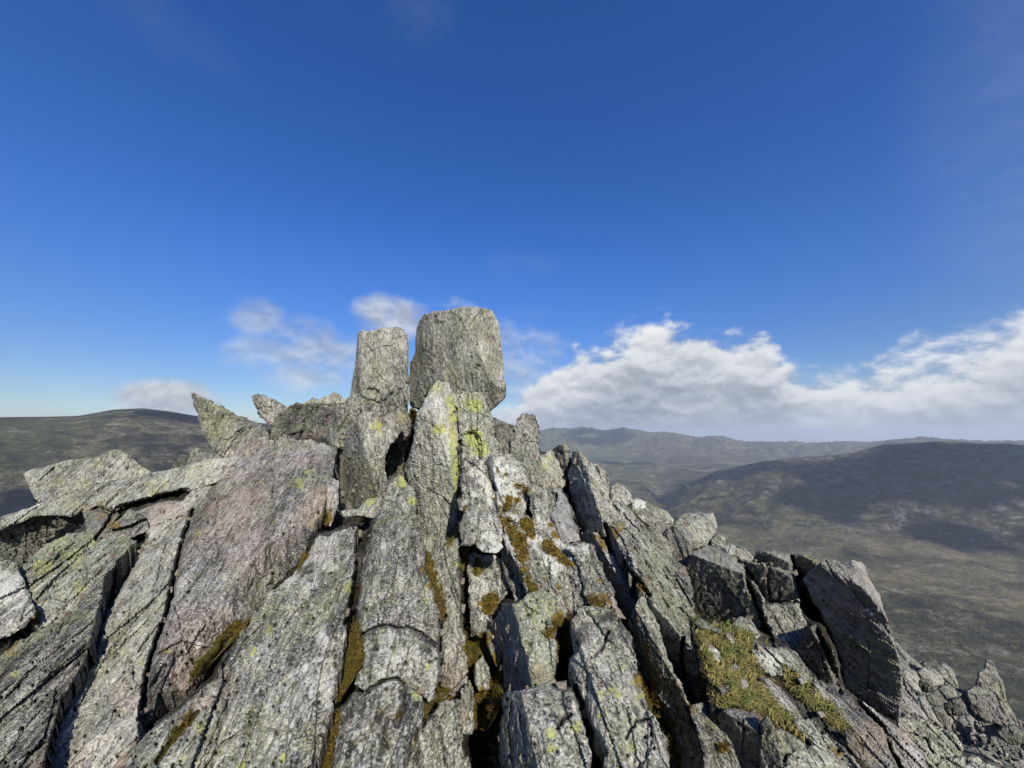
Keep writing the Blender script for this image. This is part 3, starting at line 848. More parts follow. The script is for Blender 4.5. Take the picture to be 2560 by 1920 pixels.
blobs('M', 'C', [(1590, 1420, 34), (1540, 1470, 30), (1640, 1410, 20), (1700, 1340, 22), (1670, 1310, 20), (915, 800, 30), (1500, 1210, 16), (1550, 1250, 20), (990, 1180, 14), (330, 1520, 40, .9)])
blobs('M', 'F', [(900, 1250, 60, .6), (1120, 1510, 40, .9), (1900, 1560, 60, .8), (560, 1050, 60), (640, 1180, 60), (680, 1260, 50), (760, 1340, 50, .8), (800, 1600, 70, .8), (620, 840, 80, .6), (250, 50, 60, .7), (300, 60, 50, .7)])
blobs('M', 'A', [(640, 790, 70, .6), (700, 850, 60, .7), (2010, 830, 40)])
blobs('M', 'B', [(220, 420, 40, .8), (60, 590, 60, .6)])

def joint(rg, pts, w, dp): CRACKS.append((reg(rg, pts), w, dp))


joint('A', [(895, 950), (850, 1040), (760, 1210), (690, 1330), (625, 1420), (590, 1580), (545, 1700)], 6.5, .35)
joint('B', [(545, 670), (480, 790), (390, 920), (345, 1080), (290, 1250), (270, 1400)], 5, .2)
joint('A', [(790, 1030), (700, 1150), (655, 1200), (640, 1320), (610, 1430)], 4.5, .25)
joint('A', [(1190, 780), (1150, 890), (1115, 1000), (1085, 1130), (1060, 1240), (1030, 1400), (965, 1580), (915, 1740), (895, 1860), (865, 2060)], 6.5, .35)
joint('A', [(720, 772), (860, 725), (1000, 690), (1150, 655)], 6, .5)
joint('A', [(500, 790), (600, 760), (700, 790), (640, 880), (590, 950)], 4.5, .25)
joint('A', [(700, 900), (800, 880), (900, 830)], 4.5, .2)
joint('D', [(545, 30), (540, 260), (505, 480), (455, 660)], 7, .4)
joint('D', [(1258, 150), (1262, 420), (1275, 640), (1285, 720)], 7, .45)
joint('D', [(560, 735), (650, 690), (740, 670), (820, 695), (890, 690), (990, 730), (1060, 800)], 3.5, .10)
joint('D', [(470, 1150), (600, 1130), (700, 1060), (800, 1035), (880, 1090), (960, 1115)], 3.5, .10)
joint('D', [(1110, 640), (1105, 820), (1115, 1000), (1075, 1180)], 4.5, .18)
joint('D', [(870, 1640), (900, 1490), (1000, 1340), (1080, 1230)], 4, .15)
joint('D', [(1950, 690), (1940, 850), (1930, 960), (1900, 1080), (2000, 1090)], 9, .35)
joint('F', [(100, 1100), (170, 1290), (230, 1450), (300, 1560)], 7, .35)
joint('E', [(870, 870), (900, 960), (980, 1100), (1060, 1220), (1170, 1350)], 6, .25)
joint('E', [(640, 720), (650, 820), (690, 900)], 6, .3)
joint('F', [(1640, 300), (1700, 500), (1780, 700), (1860, 880), (1920, 1050), (1940, 1130)], 7, .5)
joint('F', [(1290, 350), (1350, 510), (1420, 680), (1470, 780)], 5, .3)
joint('F', [(1230, 215), (1300, 300), (1370, 400), (1420, 500), (1520, 520), (1640, 510)], 4, .2)
joint('F', [(1600, 200), (1610, 320), (1650, 440), (1680, 520)], 5, .3)
joint('F', [(850, 760), (840, 900), (860, 1090), (940, 1190)], 4.5, .2)
joint('G', [(1090, 1235), (1250, 1400), (1300, 1540), (1380, 1690)], 4.5, .2)
joint('C', [(900, 760), (925, 860), (915, 960), (880, 1120), (870, 1200)], 6, .4)
joint('C', [(1245, 1000), (1245, 1200), (1240, 1400)], 4.5, .2)
joint('C', [(1425, 1170), (1450, 1260), (1490, 1340)], 5, .2)
G0 = (-0.05, -0.55, 0.83)
LS = (-0.22, -0.55, 0.80)
# ---- lower right ridge, some ten metres further off
FR = 6.5
FAR = [('rock_spine', 'bright thin blade sticking out behind the leaning slab', [(600, 180), (640, 190), (760, 320), (900, 450), (950, 500), (880, 500), (760, 420), (660, 300)], (.1, -.5, .85), 0, 'pale'),
       ('boulder', 'pale hump beyond the bright thin blade', [(1125, 560), (1140, 480), (1190, 445), (1260, 490), (1310, 560), (1340, 640), (1370, 740), (1300, 740), (1190, 640)], (0, -.8, .5), 2.0, 'grey'),
       ('boulder', 'dim knob behind the pale hump', [(920, 450), (1000, 420), (1060, 410), (1100, 400), (1150, 480), (1160, 600), (1000, 600)], (-.3, -.8, .3), 2.2, 'dark'),
       ('rock_spire', 'slender crag rising at the far lower right', [(1560, 740), (1590, 560), (1660, 510), (1680, 440), (1700, 405), (1770, 430), (1800, 540), (1870, 680), (1900, 820), (1950, 950), (2060, 1160), (1960, 1180), (1800, 1000), (1620, 800)], (-.4, -.85, .15), 3.0, 'grey'),
       ('boulder', 'left boulder of the knot next to the leaning slab', [(715, 540), (780, 510), (870, 540), (900, 640), (900, 720), (940, 790), (840, 760), (740, 660), (715, 600)], (-.2, -.75, .5), 0, 'grey'),
       ('boulder', 'top boulder of the knot next to the leaning slab', [(880, 550), (940, 500), (1060, 520), (1130, 570), (1200, 660), (1180, 720), (1060, 720), (960, 640)], (0, -.65, .7), .3, 'grey'),
       ('boulder', 'dark round boulder below the top boulder of the knot', [(900, 700), (930, 640), (1040, 640), (1090, 720), (1110, 780), (1000, 790), (940, 770)], (-.6, -.6, -.2), -.1, 'dark'),
       ('boulder', 'stepped boulder on the edge of the knot', [(1110, 750), (1180, 700), (1260, 690), (1340, 770), (1400, 810), (1360, 840), (1230, 860), (1180, 800)], (0, -.7, .6), -.1, 'grey'),
       ('boulder', 'dark block in the middle of the lower right ridge', [(1200, 930), (1290, 860), (1380, 850), (1440, 940), (1480, 1040), (1400, 1060), (1250, 1040)], (-.5, -.7, .1), -.3, 'dull'),
       ('boulder', 'folded dark boulder under the knot', [(990, 830), (1060, 800), (1120, 870), (1190, 920), (1140, 960), (1040, 930)], (-.3, -.75, .3), -.3, 'dark'),
       ('boulder', 'angular dark boulder below the folded one', [(1050, 960), (1180, 940), (1230, 1060), (1240, 1130), (1180, 1200), (1120, 1100)], (-.6, -.6, 0), -.4, 'dark'),
       ('rock_spine', 'row of bright splinters beside the pale ribbed slab', [(660, 800), (740, 760), (830, 860), (920, 960), (1010, 1080), (990, 1120), (880, 1060), (700, 1020), (660, 940)], (.05, -.7, .65), -.6, 'pink'),
       ('rock_spine', 'long dark splinter edged in light above the ribbed slab', [(900, 830), (970, 830), (1040, 960), (1110, 1080), (1190, 1190), (1120, 1170), (1010, 1080), (930, 950)], (-.2, -.7, .5), -.5, 'grey'),
       ('boulder', 'broad layered boulder with a flat cap at the far right', [(1440, 800), (1500, 740), (1600, 730), (1780, 800), (1800, 850), (1820, 960), (1900, 1080), (1840, 1180), (1660, 1120), (1540, 1010), (1480, 880)], (-.25, -.85, .2), .8, 'dull'),
       ('rock_plate', 'pale flat cap stone of the layered boulder', [(1450, 780), (1540, 715), (1660, 740), (1760, 790), (1740, 820), (1520, 815)], (0, -.5, .85), .6, 'grey'),
       ('boulder', 'dark slab leaning at the right picture edge', [(1800, 1250), (1880, 1180), (2000, 1160), (2200, 1180), (2200, 1360), (2000, 1400), (1880, 1360)], (-.45, -.75, .1), .2, 'dark'),
       ('boulder', 'oval pale stone in the rubble at the lower right corner', [(1870, 1510), (1920, 1465), (1990, 1490), (2070, 1570), (2000, 1580), (1900, 1560)], (0, -.5, .85), -.9, 'pale'),
       ('boulder', 'dark face below the dark block on the ridge', [(1280, 1180), (1380, 1060), (1470, 1060), (1520, 1190), (1560, 1330), (1480, 1400), (1380, 1330)], (-.5, -.7, .1), -.5, 'dull'),
       ('boulder', 'lit tongue of rock running down to the rubble', [(1560, 1340), (1640, 1340), (1720, 1450), (1840, 1560), (1870, 1620), (1800, 1600), (1680, 1540), (1580, 1440)], (0, -.65, .75), -.9, 'grey'),
       ('boulder', 'dark hollow rock above the lower right corner', [(1760, 1290), (1860, 1330), (1960, 1400), (2100, 1440), (2200, 1560), (2060, 1540), (1940, 1450), (1820, 1400)], (-.4, -.7, .2), -.3, 'dark')]
rock('ridge_ground', 'dark rocky flank of the lower right ridge', 'H', [(560, 300), (760, 420), (1000, 520), (1200, 560), (1400, 760), (1640, 820), (1900, 950), (2080, 1130), (2400, 1200), (2400, 1900), (1300, 1900), (1000, 1300), (640, 1150)], (-.1, -.72, .60), FR + 1.2, mat='dull', kind='structure', rough=1.5, th=1.5, shift_max=0)
for nm, lb, ol, nn, dyy, mt in FAR:
    rock(nm, lb, 'H', ol, nn, FR + dyy * .6, mat=mt, rough=.8, shift_max=1.6, topf=.3, jag=1.5)
rr = np.random.default_rng(5)
for k in range(34):
    u = rr.uniform(0, 1); c = np.array([1480 + 640 * u, 1130 + 480 * u + rr.uniform(-60, 110)]); s_ = rr.uniform(20, 52)
    a = np.sort(rr.uniform(0, 2 * math.pi, 7)); el_ = np.stack([np.cos(a) * s_ * rr.uniform(.8, 1.5), np.sin(a) * s_ * .7], -1)
    el_ = el_ @ np.array([[.8, .6], [-.6, .8]])
    rock('boulder', 'small angular stone in the rubble of the lower right ridge', 'H', (c + el_).tolist(), (rr.uniform(-.5, .4), -.7, rr.uniform(.1, .8)), FR - .8, mat=['grey', 'pale', 'dull', 'pink'][k % 4], rough=.7, topf=.4, group='rubble on the lower right ridge', shift_max=1.8)

# ---- skyline left of the standing stones
rock('boulder', 'pale sunlit boulder peeping over the dark banded boulder, far behind', 'A', [(1860, 150), (1868, 118), (1920, 80), (1960, 95), (2010, 75), (2050, 50), (2090, 70), (2120, 100), (2130, 160), (1990, 180)], (.2, -.8, .6), 2.2, mat='olive')
rock('boulder', 'small tilted boulder on the skyline right of the pointed boulder', 'A', [(1552, 75), (1580, 65), (1630, 72), (1700, 110), (1770, 140), (1760, 190), (1720, 250), (1662, 262), (1640, 240), (1600, 200), (1570, 150), (1558, 110)], (-.2, -.92, .1), .8, f=[((1640, 110), (.35, -.6, .7)), ((1620, 200), (-.5, -.7, -.5))], th=.6)
rock('boulder', 'dark banded boulder wedged left of the smaller standing stone', 'A', [(1640, 330), (1665, 270), (1690, 210), (1740, 160), (1800, 125), (1900, 115), (2050, 118), (2140, 105), (2160, 200), (2100, 330), (1960, 330), (1930, 335), (1850, 325), (1800, 340), (1730, 350), (1690, 380)], (-.35, -.93, -.15), .5, mat='dark', f=[((2000, 200), (.1, -.7, .7))], rough=1.3,
     cr=[([(1680, 260), (1850, 240), (1990, 250)], 3, .03), ([(1700, 200), (1900, 170), (2030, 170)], 3, .02), ([(1960, 250), (2030, 190), (2100, 150)], 4, .05)])
rock('boulder', 'small boulder squeezed beneath the big pointed boulder', 'A', [(1165, 520), (1160, 410), (1200, 385), (1260, 400), (1310, 420), (1380, 455), (1370, 500), (1250, 520)], (.1, -.9, .4), .5)
rock('boulder', 'small blackish boulder in shade at the beam slab upper edge', 'A', [(1040, 540), (1075, 480), (1110, 435), (1150, 440), (1175, 470), (1175, 530), (1100, 550)], (-.5, -.8, -.5), .9, mat='dark', shift_max=0)
rock('boulder', 'large pointed boulder leaning back, tip up on the left skyline', 'A', [(1183, 62), (1230, 70), (1340, 130), (1500, 205), (1600, 250), (1655, 300), (1650, 360), (1600, 430), (1530, 470), (1430, 470), (1370, 460), (1330, 425), (1280, 385), (1250, 290), (1230, 230), (1215, 190), (1190, 110)], (-.35, -.9, -.12), .45, mat='grey', f=[((1420, 225), (.3, -.5, .8)), ((1280, 380), (-.6, -.7, -.5))], rough=1.2, th=.8)
rock('boulder', 'flat pale square boulder jutting out at the far left', 'A', [(140, 550), (200, 525), (330, 490), (480, 465), (620, 440), (690, 412), (750, 405), (780, 430), (860, 500), (925, 545), (900, 580), (820, 640), (700, 700), (480, 750), (230, 745), (210, 690), (170, 610)], (.0, -.72, .69), 1.6, mat='pale', jag=1.2, rough=.6, f=[((760, 470), (.5, -.6, .5))], th=.7)
rock('rock_beam', 'long lichen-patched slab lying like a beam across the left', 'A', [(-150, 880), (0, 820), (200, 750), (330, 720), (560, 620), (830, 570), (1060, 520), (1280, 470), (1450, 450), (1540, 470), (1480, 560), (1300, 610), (1160, 655), (1050, 665), (880, 715), (725, 778), (640, 750), (540, 790), (430, 810), (360, 805), (250, 805), (100, 855), (0, 895), (-150, 960)], (-.05, -.72, .70), .25, mat='pale', jag=1.3, bev=12, cf=.3, rough=.7, cr=[([(560, 690), (800, 640), (1100, 590)], 3, .015)], th=.55)
rock('boulder', 'small mossy knob under the beam slab', 'A', [(500, 790), (600, 745), (700, 770), (740, 800), (700, 860), (640, 910), (590, 970), (550, 940), (520, 850)], (-.2, -.7, .6), .25, mat='dark')
rock('rock_plate', 'flat brown plate lying in the dark gap below the beam slab', 'A', [(800, 800), (860, 770), (960, 735), (1100, 715), (1130, 740), (1050, 800), (1000, 840), (930, 880), (860, 850)], (0, -.5, .85), .3, mat='pink')
rock('rock_wedge', 'small grey wedge between lichen boulder and beam slab', 'A', [(580, 970), (640, 900), (720, 830), (800, 775), (870, 800), (915, 830), (915, 900), (830, 930), (760, 970), (690, 970)], (-.1, -.65, .75), .2, mat='grey')
rock('boulder', 'black shaded overhanging boulder beneath the left end of the beam', 'A', [(-150, 960), (0, 890), (100, 850), (250, 800), (360, 800), (440, 840), (505, 885), (420, 925), (320, 965), (240, 1030), (140, 1140), (60, 1130), (-150, 1130)], (.1, -.95, -.25), 2.0, mat='dark', shift_max=0, cr=[([(0, 960), (200, 900), (400, 880)], 3, .02), ([(0, 1040), (150, 970), (330, 930)], 3, .02)])
rock('boulder', 'boulder covered in bright yellow-green lichen at the left', 'A', [(110, 1150), (200, 1050), (290, 980), (380, 940), (470, 915), (570, 895), (600, 960), (700, 940), (770, 940), (830, 965), (760, 1060), (680, 1170), (640, 1320), (600, 1440), (380, 1500), (200, 1500), (180, 1300), (150, 1220)], (-.1, -.6, .8), -.05, mat='olive', f=[((620, 1100), (.35, -.75, .55))], cr=[([(540, 1110), (535, 1200)], 2.5, .015)])
rock('boulder', 'small white-crusted boulder cut by the left picture edge', 'A', [(-150, 1110), (30, 1095), (90, 1100), (130, 1160), (160, 1230), (190, 1290), (205, 1350), (215, 1430), (150, 1490), (60, 1540), (-150, 1600)], (-.05, -.6, .8), -.1, mat='white')
rock('rock_fin', 'broad tilted grey fin filling the lower left corner', 'B', [(800, -20), (700, 100), (650, 160), (615, 330), (575, 480), (540, 640), (460, 780), (380, 900), (340, 1050), (290, 1230), (265, 1450), (-250, 1450), (-250, 800), (-30, 660), (100, 555), (250, 460), (400, 405), (520, 300), (600, 150), (680, 60)], LS, -.05, mat='grey', pits=.3, bev=14, rough=.75,
     cr=[([(450, 340), (400, 430), (365, 500)], 4, .03), ([(0, 640), (120, 540), (300, 450)], 4, .03), ([(250, 600), (150, 760), (80, 900)], 2.5, .015)])
rock('rock_fin', 'narrow grey fin between two long black cracks at the left', 'A', [(1290, 615), (1200, 645), (1100, 720), (1000, 800), (920, 880), (880, 975), (800, 1125), (700, 1300), (645, 1430), (600, 1600), (520, 1800), (420, 1940), (370, 2090), (300, 2270), (275, 2480), (830, 2480), (855, 2092), (880, 1890), (905, 1750), (955, 1595), (1025, 1410), (1065, 1210), (1110, 1030), (1175, 805), (1215, 740), (1310, 640)], (-.30, -.58, .75), .12, shift_max=.05, mat='grey', bev=13, pits=.3, rough=.75,
     cr=[([(1060, 860), (1020, 1000), (985, 1120), (960, 1240)], 5, .05), ([(820, 1270), (800, 1400), (795, 1480)], 4, .02), ([(760, 1180), (720, 1230), (660, 1330)], 4, .04)])
rock('flat_rock', 'big flat pinkish-grey slab standing left of the stones', 'A', [(1190, 790), (1230, 720), (1300, 640), (1340, 610), (1410, 560), (1450, 500), (1540, 430), (1590, 365), (1650, 345), (1690, 355), (1720, 335), (1750, 322), (1850, 345), (1900, 340), (1950, 350), (2010, 370), (2060, 400), (2055, 480), (2040, 560), (2015, 680), (1990, 780), (1965, 850), (1935, 920), (1880, 1030), (1820, 1120), (1770, 1170), (1700, 1240), (1650, 1330), (1580, 1440), (1420, 1530), (1290, 1680), (1200, 1820), (1140, 1900), (980, 1900), (940, 2040), (885, 2120), (862, 2080), (897, 1870), (917, 1735), (967, 1580), (1037, 1400), (1077, 1200), (1122, 1020), (1150, 900)], (-.12, -.70, .68), -.1, mat='pink', bev=12, pits=.25, th=.6, rough=.6,
     f=[((1955, 640), (.85, -.5, .0))],
     cr=[([(1700, 355), (1690, 430), (1668, 510), (1690, 600), (1675, 680), (1668, 760)], 4.5, .06), ([(1350, 610), (1340, 740), (1320, 880), (1345, 1010), (1350, 1045)], 3.5, .03), ([(1560, 1200), (1535, 1260)], 4, .03), ([(1000, 1745), (960, 1820), (900, 1890)], 5, .04), ([(1640, 1240), (1680, 1220)], 4, .04), ([(1240, 700), (1200, 790)], 3, .02)])
rock('rock_sliver', 'thin brown sliver in the slot beside the big flat slab', 'C', [(325, 1500), (330, 1300), (360, 1260), (405, 1275), (400, 1420), (370, 1540), (345, 1590)], (.2, -.9, .3), .25, mat='pink')
# ---- the two standing stones and their plinths
rock('standing_stone', 'smaller of the two tall upright stones on the summit', 'C', [(535, 250), (560, 235), (620, 240), (700, 222), (830, 213), (862, 235), (885, 270), (890, 400), (888, 560), (895, 700), (885, 800), (700, 800), (480, 740), (485, 680), (500, 560), (520, 450), (530, 330)], (-.08, -.99, .05), -.15, at=(700, 760), mat='summit', f=[((552, 400), (-.65, -.75, 0)), ((872, 400), (.7, -.7, 0)), ((700, 240), (0, -.4, .9))], th=1.2, bev=5, rough=.42, grow=-.5, jag=.9, cat='standing stone',
     cr=[([(610, 250), (600, 330), (655, 420), (640, 500), (690, 560), (740, 600)], 3, .035), ([(800, 300), (830, 420), (800, 520)], 2.5, .02)])
rock('rock_plinth', 'broken knobbly plinth under the smaller standing stone', 'C', [(325, 1020), (335, 880), (380, 790), (440, 730), (560, 660), (640, 605), (760, 590), (830, 610), (850, 640), (885, 760), (900, 900), (880, 990), (780, 1020), (700, 1060), (560, 1060), (420, 1060), (390, 1060)], (-.1, -.85, .5), -.05, at=(640, 950), mat='grey', f=[((400, 850), (-.7, -.65, .0)), ((850, 800), (.5, -.8, .1)), ((640, 760), (0, -.98, 0))], rough=1.3,
     cr=[([(545, 680), (600, 720), (700, 745), (760, 690), (830, 640)], 4.5, .07), ([(700, 745), (690, 800)], 3, .04), ([(850, 640), (860, 760), (880, 860)], 3, .03)])
rock('rock_buttress', 'shadowed rock recess between the two plinths', 'C', [(735, 1310), (725, 1150), (750, 1020), (830, 910), (890, 850), (920, 790), (960, 790), (960, 1000), (900, 1180), (880, 1290), (800, 1330)], (.5, -.85, .1), 2.1, at=(830, 1150), mat='dark', shift_max=0.0)  # dark rock colour holds the shade of this slot
rock('rock_buttress', 'smooth grey faced buttress with a sharp edge below the smaller stone', 'C', [(390, 1100), (420, 980), (480, 900), (530, 880), (545, 820), (600, 800), (700, 800), (790, 830), (860, 900), (830, 960), (770, 1010), (735, 1080), (725, 1200), (740, 1290), (725, 1380), (640, 1420), (540, 1470), (420, 1500), (385, 1440), (400, 1250)], (.18, -.92, .35), 1.0, at=(600, 1250), mat='grey', f=[((598, 1100), (-.72, -.66, -.12))], bev=8, th=.8, rough=.7,
     cr=[([(700, 820), (690, 900), (720, 1000)], 3, .03)])
rock('standing_stone', 'larger tall upright block overhanging on the right of its twin', 'C', [(960, 165), (1000, 125), (1030, 122), (1070, 100), (1150, 95), (1250, 80), (1300, 73), (1400, 80), (1465, 100), (1490, 140), (1510, 190), (1530, 300), (1545, 420), (1550, 560), (1568, 620), (1560, 700), (1540, 730), (1450, 805), (1440, 850), (1300, 850), (1050, 850), (900, 760), (893, 600), (900, 460), (930, 400), (935, 300), (945, 220)], (-.40, -.90, -.10), .55, at=(1200, 780), shift_max=0, mat='summit', f=[((1015, 300), (-.80, -.60, -.05)), ((1330, 300), (.42, -.82, .30)), ((1480, 640), (.25, -.82, -.5)), ((1250, 95), (0, -.35, .94)), ((1525, 350), (.85, -.5, .1))], th=1.6, bev=5, rough=.42, grow=-.5, jag=.9, cat='standing stone',
     cr=[([(1025, 125), (1010, 220), (1000, 330), (1020, 450)], 3, .03), ([(1370, 485), (1376, 492)], 4.5, .07), ([(900, 460), (925, 470), (935, 560)], 3, .03)])
rock('rock_splinter', 'dark jagged splinter at the foot of the larger standing stone', 'C', [(905, 780), (935, 690), (945, 570), (1010, 540), (1040, 545), (1095, 528), (1085, 590), (1010, 660), (970, 770)], (-.6, -.7, -.1), -.1, at=(1000, 760), mat='dark', rough=1.2, shift_max=2.0)
rock('rock_buttress', 'yellowish lichened buttress under the overhang of the larger stone', 'C', [(1180, 720), (1210, 690), (1290, 668), (1390, 680), (1440, 760), (1460, 840), (1472, 960), (1510, 1000), (1545, 1060), (1530, 1120), (1440, 1160), (1300, 1200), (1235, 1200), (1235, 900), (1225, 770)], (.12, -.9, .4), -.05, at=(1350, 1050), mat='olive', rough=1.6,
     cr=[([(1295, 680), (1305, 800), (1320, 940)], 3.5, .05), ([(1320, 940), (1380, 920), (1410, 880)], 3, .03), ([(1320, 940), (1300, 1060)], 3, .04), ([(1230, 1000), (1290, 1060), (1280, 1130)], 4, .05)])
rock('rock_pillar', 'main leaning pillar streaked bright yellow with lichen down its edge', 'C', [(1000, 720), (1030, 660), (1085, 590), (1150, 595), (1190, 680), (1230, 760), (1240, 900), (1245, 1200), (1238, 1540), (1195, 1620), (1170, 1680), (950, 1680), (940, 1500), (900, 1330), (865, 1200), (880, 1120), (920, 1000), (935, 870), (955, 790)], (-.48, -.86, -.10), 1.1, at=(1050, 1300), mat='grey', f=[((1150, 1100), (.62, -.75, .25)), ((1060, 860), (-.1, -.75, .65))], th=1.0, bev=8, rough=.9,
     cr=[([(1040, 790), (1050, 900), (1020, 1000)], 4, .05), ([(960, 780), (945, 900), (930, 1010)], 3, .03)])
# ---- skyline right of the standing stones
rock('boulder', 'dark cracked boulder left of the thumb-shaped stone', 'C', [(1450, 840), (1540, 865), (1610, 890), (1640, 920), (1640, 1090), (1560, 1100), (1500, 1000), (1465, 960)], (-.2, -.85, .1), .5, mat='dark', rough=1.6)
rock('boulder', 'thumb-shaped upright stone on the skyline right of the standing stones', 'C', [(1615, 920), (1640, 840), (1680, 810), (1740, 810), (1780, 870), (1792, 920), (1798, 1080), (1790, 1180), (1700, 1180), (1600, 1110), (1600, 1000)], (-.15, -.95, .15), .3, mat='grey', f=[((1740, 950), (.6, -.75, .2))], bev=7, rough=1.2)
rock('rock_spike', 'small dark spike on the ridge beside the tall right fin', 'C', [(1885, 1070), (1930, 1030), (1985, 1010), (2006, 1050), (2003, 1150), (1990, 1260), (1960, 1260), (1910, 1130)], (-.85, -.45, 0), .3, mat='dark', f=[((1965, 1080), (.5, -.8, .3))])
rock('boulder', 'greenish boulder stepping down below the dark spike', 'C', [(1790, 1110), (1870, 1070), (1920, 1140), (1960, 1230), (1975, 1300), (1930, 1350), (1900, 1330), (1830, 1320), (1800, 1200)], (-.15, -.85, .4), .15, mat='olive', rough=1.4)
rock('boulder', 'lichened block stepping down right below the thumb stone', 'C', [(1590, 1110), (1680, 1050), (1710, 1110), (1800, 1150), (1835, 1210), (1905, 1230), (1910, 1310), (1850, 1360), (1800, 1350), (1720, 1270), (1680, 1200)], (-.3, -.8, .3), .1, mat='olive', f=[((1840, 1250), (.3, -.7, .6))], rough=1.4)
# ---- the white mossy face right of centre
rock('rock_step', 'spotted white block notched into the face right of the main pillar', 'C', [(1245, 1220), (1300, 1110), (1420, 1160), (1450, 1250), (1500, 1330), (1550, 1400), (1570, 1500), (1620, 1680), (1500, 1680), (1400, 1480), (1300, 1480), (1238, 1480)], (.05, -.8, .55), 0, mat='white', pits=.8, rough=1.3, cr=[([(1330, 1130), (1340, 1250), (1330, 1340)], 4, .05), ([(1300, 1320), (1310, 1420)], 4, .05)])
rock('rock_step', 'spotted grey block with shadowed left edge above the moss', 'C', [(1415, 1190), (1440, 1105), (1520, 1085), (1600, 1095), (1690, 1170), (1725, 1270), (1735, 1350), (1700, 1480), (1730, 1700), (1560, 1700), (1480, 1430), (1500, 1340), (1440, 1250)], (.12, -.85, .45), -.05, mat='white', pits=.7, f=[((1478, 1230), (-.93, -.3, 0))], rough=1.2)
rock('boulder', 'rounded bare boulder on the shoulder left of the tall right fin', 'E', [(330, 620), (360, 580), (430, 600), (495, 630), (525, 690), (525, 760), (500, 820), (560, 920), (690, 940), (660, 980), (600, 1020), (450, 980), (395, 930), (360, 800)], (.2, -.8, .5), 0, mat='grey', cr=[([(500, 640), (525, 700), (490, 780)], 3, .04)])
rock('boulder', 'smooth wedge of pale rock leaning against the tall right fin', 'E', [(478, 790), (530, 740), (540, 640), (500, 625), (560, 600), (620, 720), (660, 830), (685, 900), (695, 970), (600, 1000), (545, 930)], (.25, -.75, .6), -.05, mat='smooth')
rock('rock_fin', 'tall right fin with a dark left face and lit right face', 'E', [(615, 600), (622, 500), (635, 360), (680, 350), (740, 400), (760, 430), (850, 460), (890, 500), (895, 600), (900, 680), (925, 750), (900, 840), (860, 930), (780, 930), (700, 910), (655, 840), (640, 720)], (.35, -.85, .4), .25, f=[((752, 560), (-.95, -.25, -.15))], mat='grey', th=.7, cr=[([(800, 450), (840, 560), (850, 680)], 3.5, .04), ([(870, 500), (880, 600)], 3, .03)], rough=1.3)
rock('rock_step', 'long white slope of rock hung with golden moss', 'E', [(90, 790), (250, 740), (380, 850), (450, 940), (620, 1000), (700, 1080), (720, 1170), (760, 1420), (600, 1480), (480, 1500), (330, 1360), (290, 1200), (200, 1050)], (.12, -.72, .66), -.12, mat='white', pits=.3, rough=1.2, cr=[([(390, 830), (410, 1000), (440, 1150)], 3, .02), ([(300, 700), (290, 800)], 3, .02)])
rock('boulder', 'squat grey boulder in the mossy gully below the white block', 'C', [(1240, 1600), (1280, 1480), (1330, 1445), (1380, 1475), (1490, 1480), (1535, 1590), (1540, 1700), (1250, 1720)], (-.05, -.8, .5), -.15, mat='grey', f=[((1300, 1560), (-.7, -.6, .2))], cr=[([(1385, 1480), (1370, 1580)], 3, .03)])
rock('boulder', 'small round stone resting on top of the mossy gully', 'D', [(1355, 70), (1400, 15), (1460, 15), (1520, 55), (1538, 130), (1490, 170), (1410, 165), (1365, 130)], (.1, -.75, .6), -.25, mat='pale', pits=.5)
# ---- central gully and columns
rock('rock_step', 'low lichen-topped ledge left of the narrow central fin', 'C', [(440, 1520), (430, 1490), (540, 1480), (600, 1410), (700, 1385), (740, 1430), (720, 1500), (650, 1530), (560, 1520)], (-.1, -.7, .7), .05, mat='olive', rough=1.3)
rock('rock_fin', 'broad pitted slab sloping down to the bottom left of centre', 'B', [(2195, -150), (2120, -150), (2040, -110), (1940, -80), (1900, 20), (1800, 140), (1650, 260), (1600, 340), (1500, 470), (1400, 630), (1330, 770), (1200, 880), (1040, 1010), (860, 1150), (780, 1260), (740, 1450), (1920, 1450), (1940, 1310), (1990, 1150), (2035, 1000), (2055, 850), (2085, 700), (2125, 520), (2155, 330), (2195, 140)], (-.26, -.58, .77), -.15, mat='pale', pits=.6, bev=12, rough=.75,
     cr=[([(1490, 480), (1440, 580), (1340, 760)], 5, .05), ([(1870, -20), (1800, 90), (1740, 150)], 7, .10), ([(1220, 980), (1100, 1110), (960, 1290)], 6, .08), ([(1160, 850), (1080, 950), (1030, 1000)], 4, .03), ([(2000, 100), (1960, 220), (1900, 300)], 4, .03)])
rock('rock_fin', 'pointed central fin rising to a yellow lichen tip', 'D', [(750, -262), (770, -334), (820, -364), (850, -360), (880, -304), (932, -240), (942, -100), (957, 0), (990, 180), (1005, 300), (1055, 430), (1112, 640), (1100, 830), (1045, 770), (960, 720), (880, 705), (820, 705), (740, 680), (650, 700), (555, 740), (540, 650), (545, 500), (565, 300), (605, 130), (645, 0), (690, -120)], (-.05, -.72, .68), -.4, mat='grey', f=[((640, 100), (-.8, -.5, .3)), ((960, 150), (.45, -.65, .6))], pits=.25, bev=9, rough=1.1, cr=[([(910, 100), (905, 250), (920, 330)], 3, .02), ([(770, 60), (760, 200)], 3, .015)])
rock('rock_block', 'speckled middle block split off below the pointed central fin', 'D', [(560, 800), (600, 725), (660, 695), (730, 675), (830, 695), (900, 705), (980, 735), (1050, 805), (1105, 880), (1105, 1010), (1070, 1170), (1030, 1200), (950, 1120), (880, 1100), (790, 1040), (700, 1070), (600, 1150), (520, 1080), (590, 900)], (-.02, -.70, .70), -.22, mat='pale', pits=.5, cr=[([(835, 700), (820, 800)], 3, .03)])
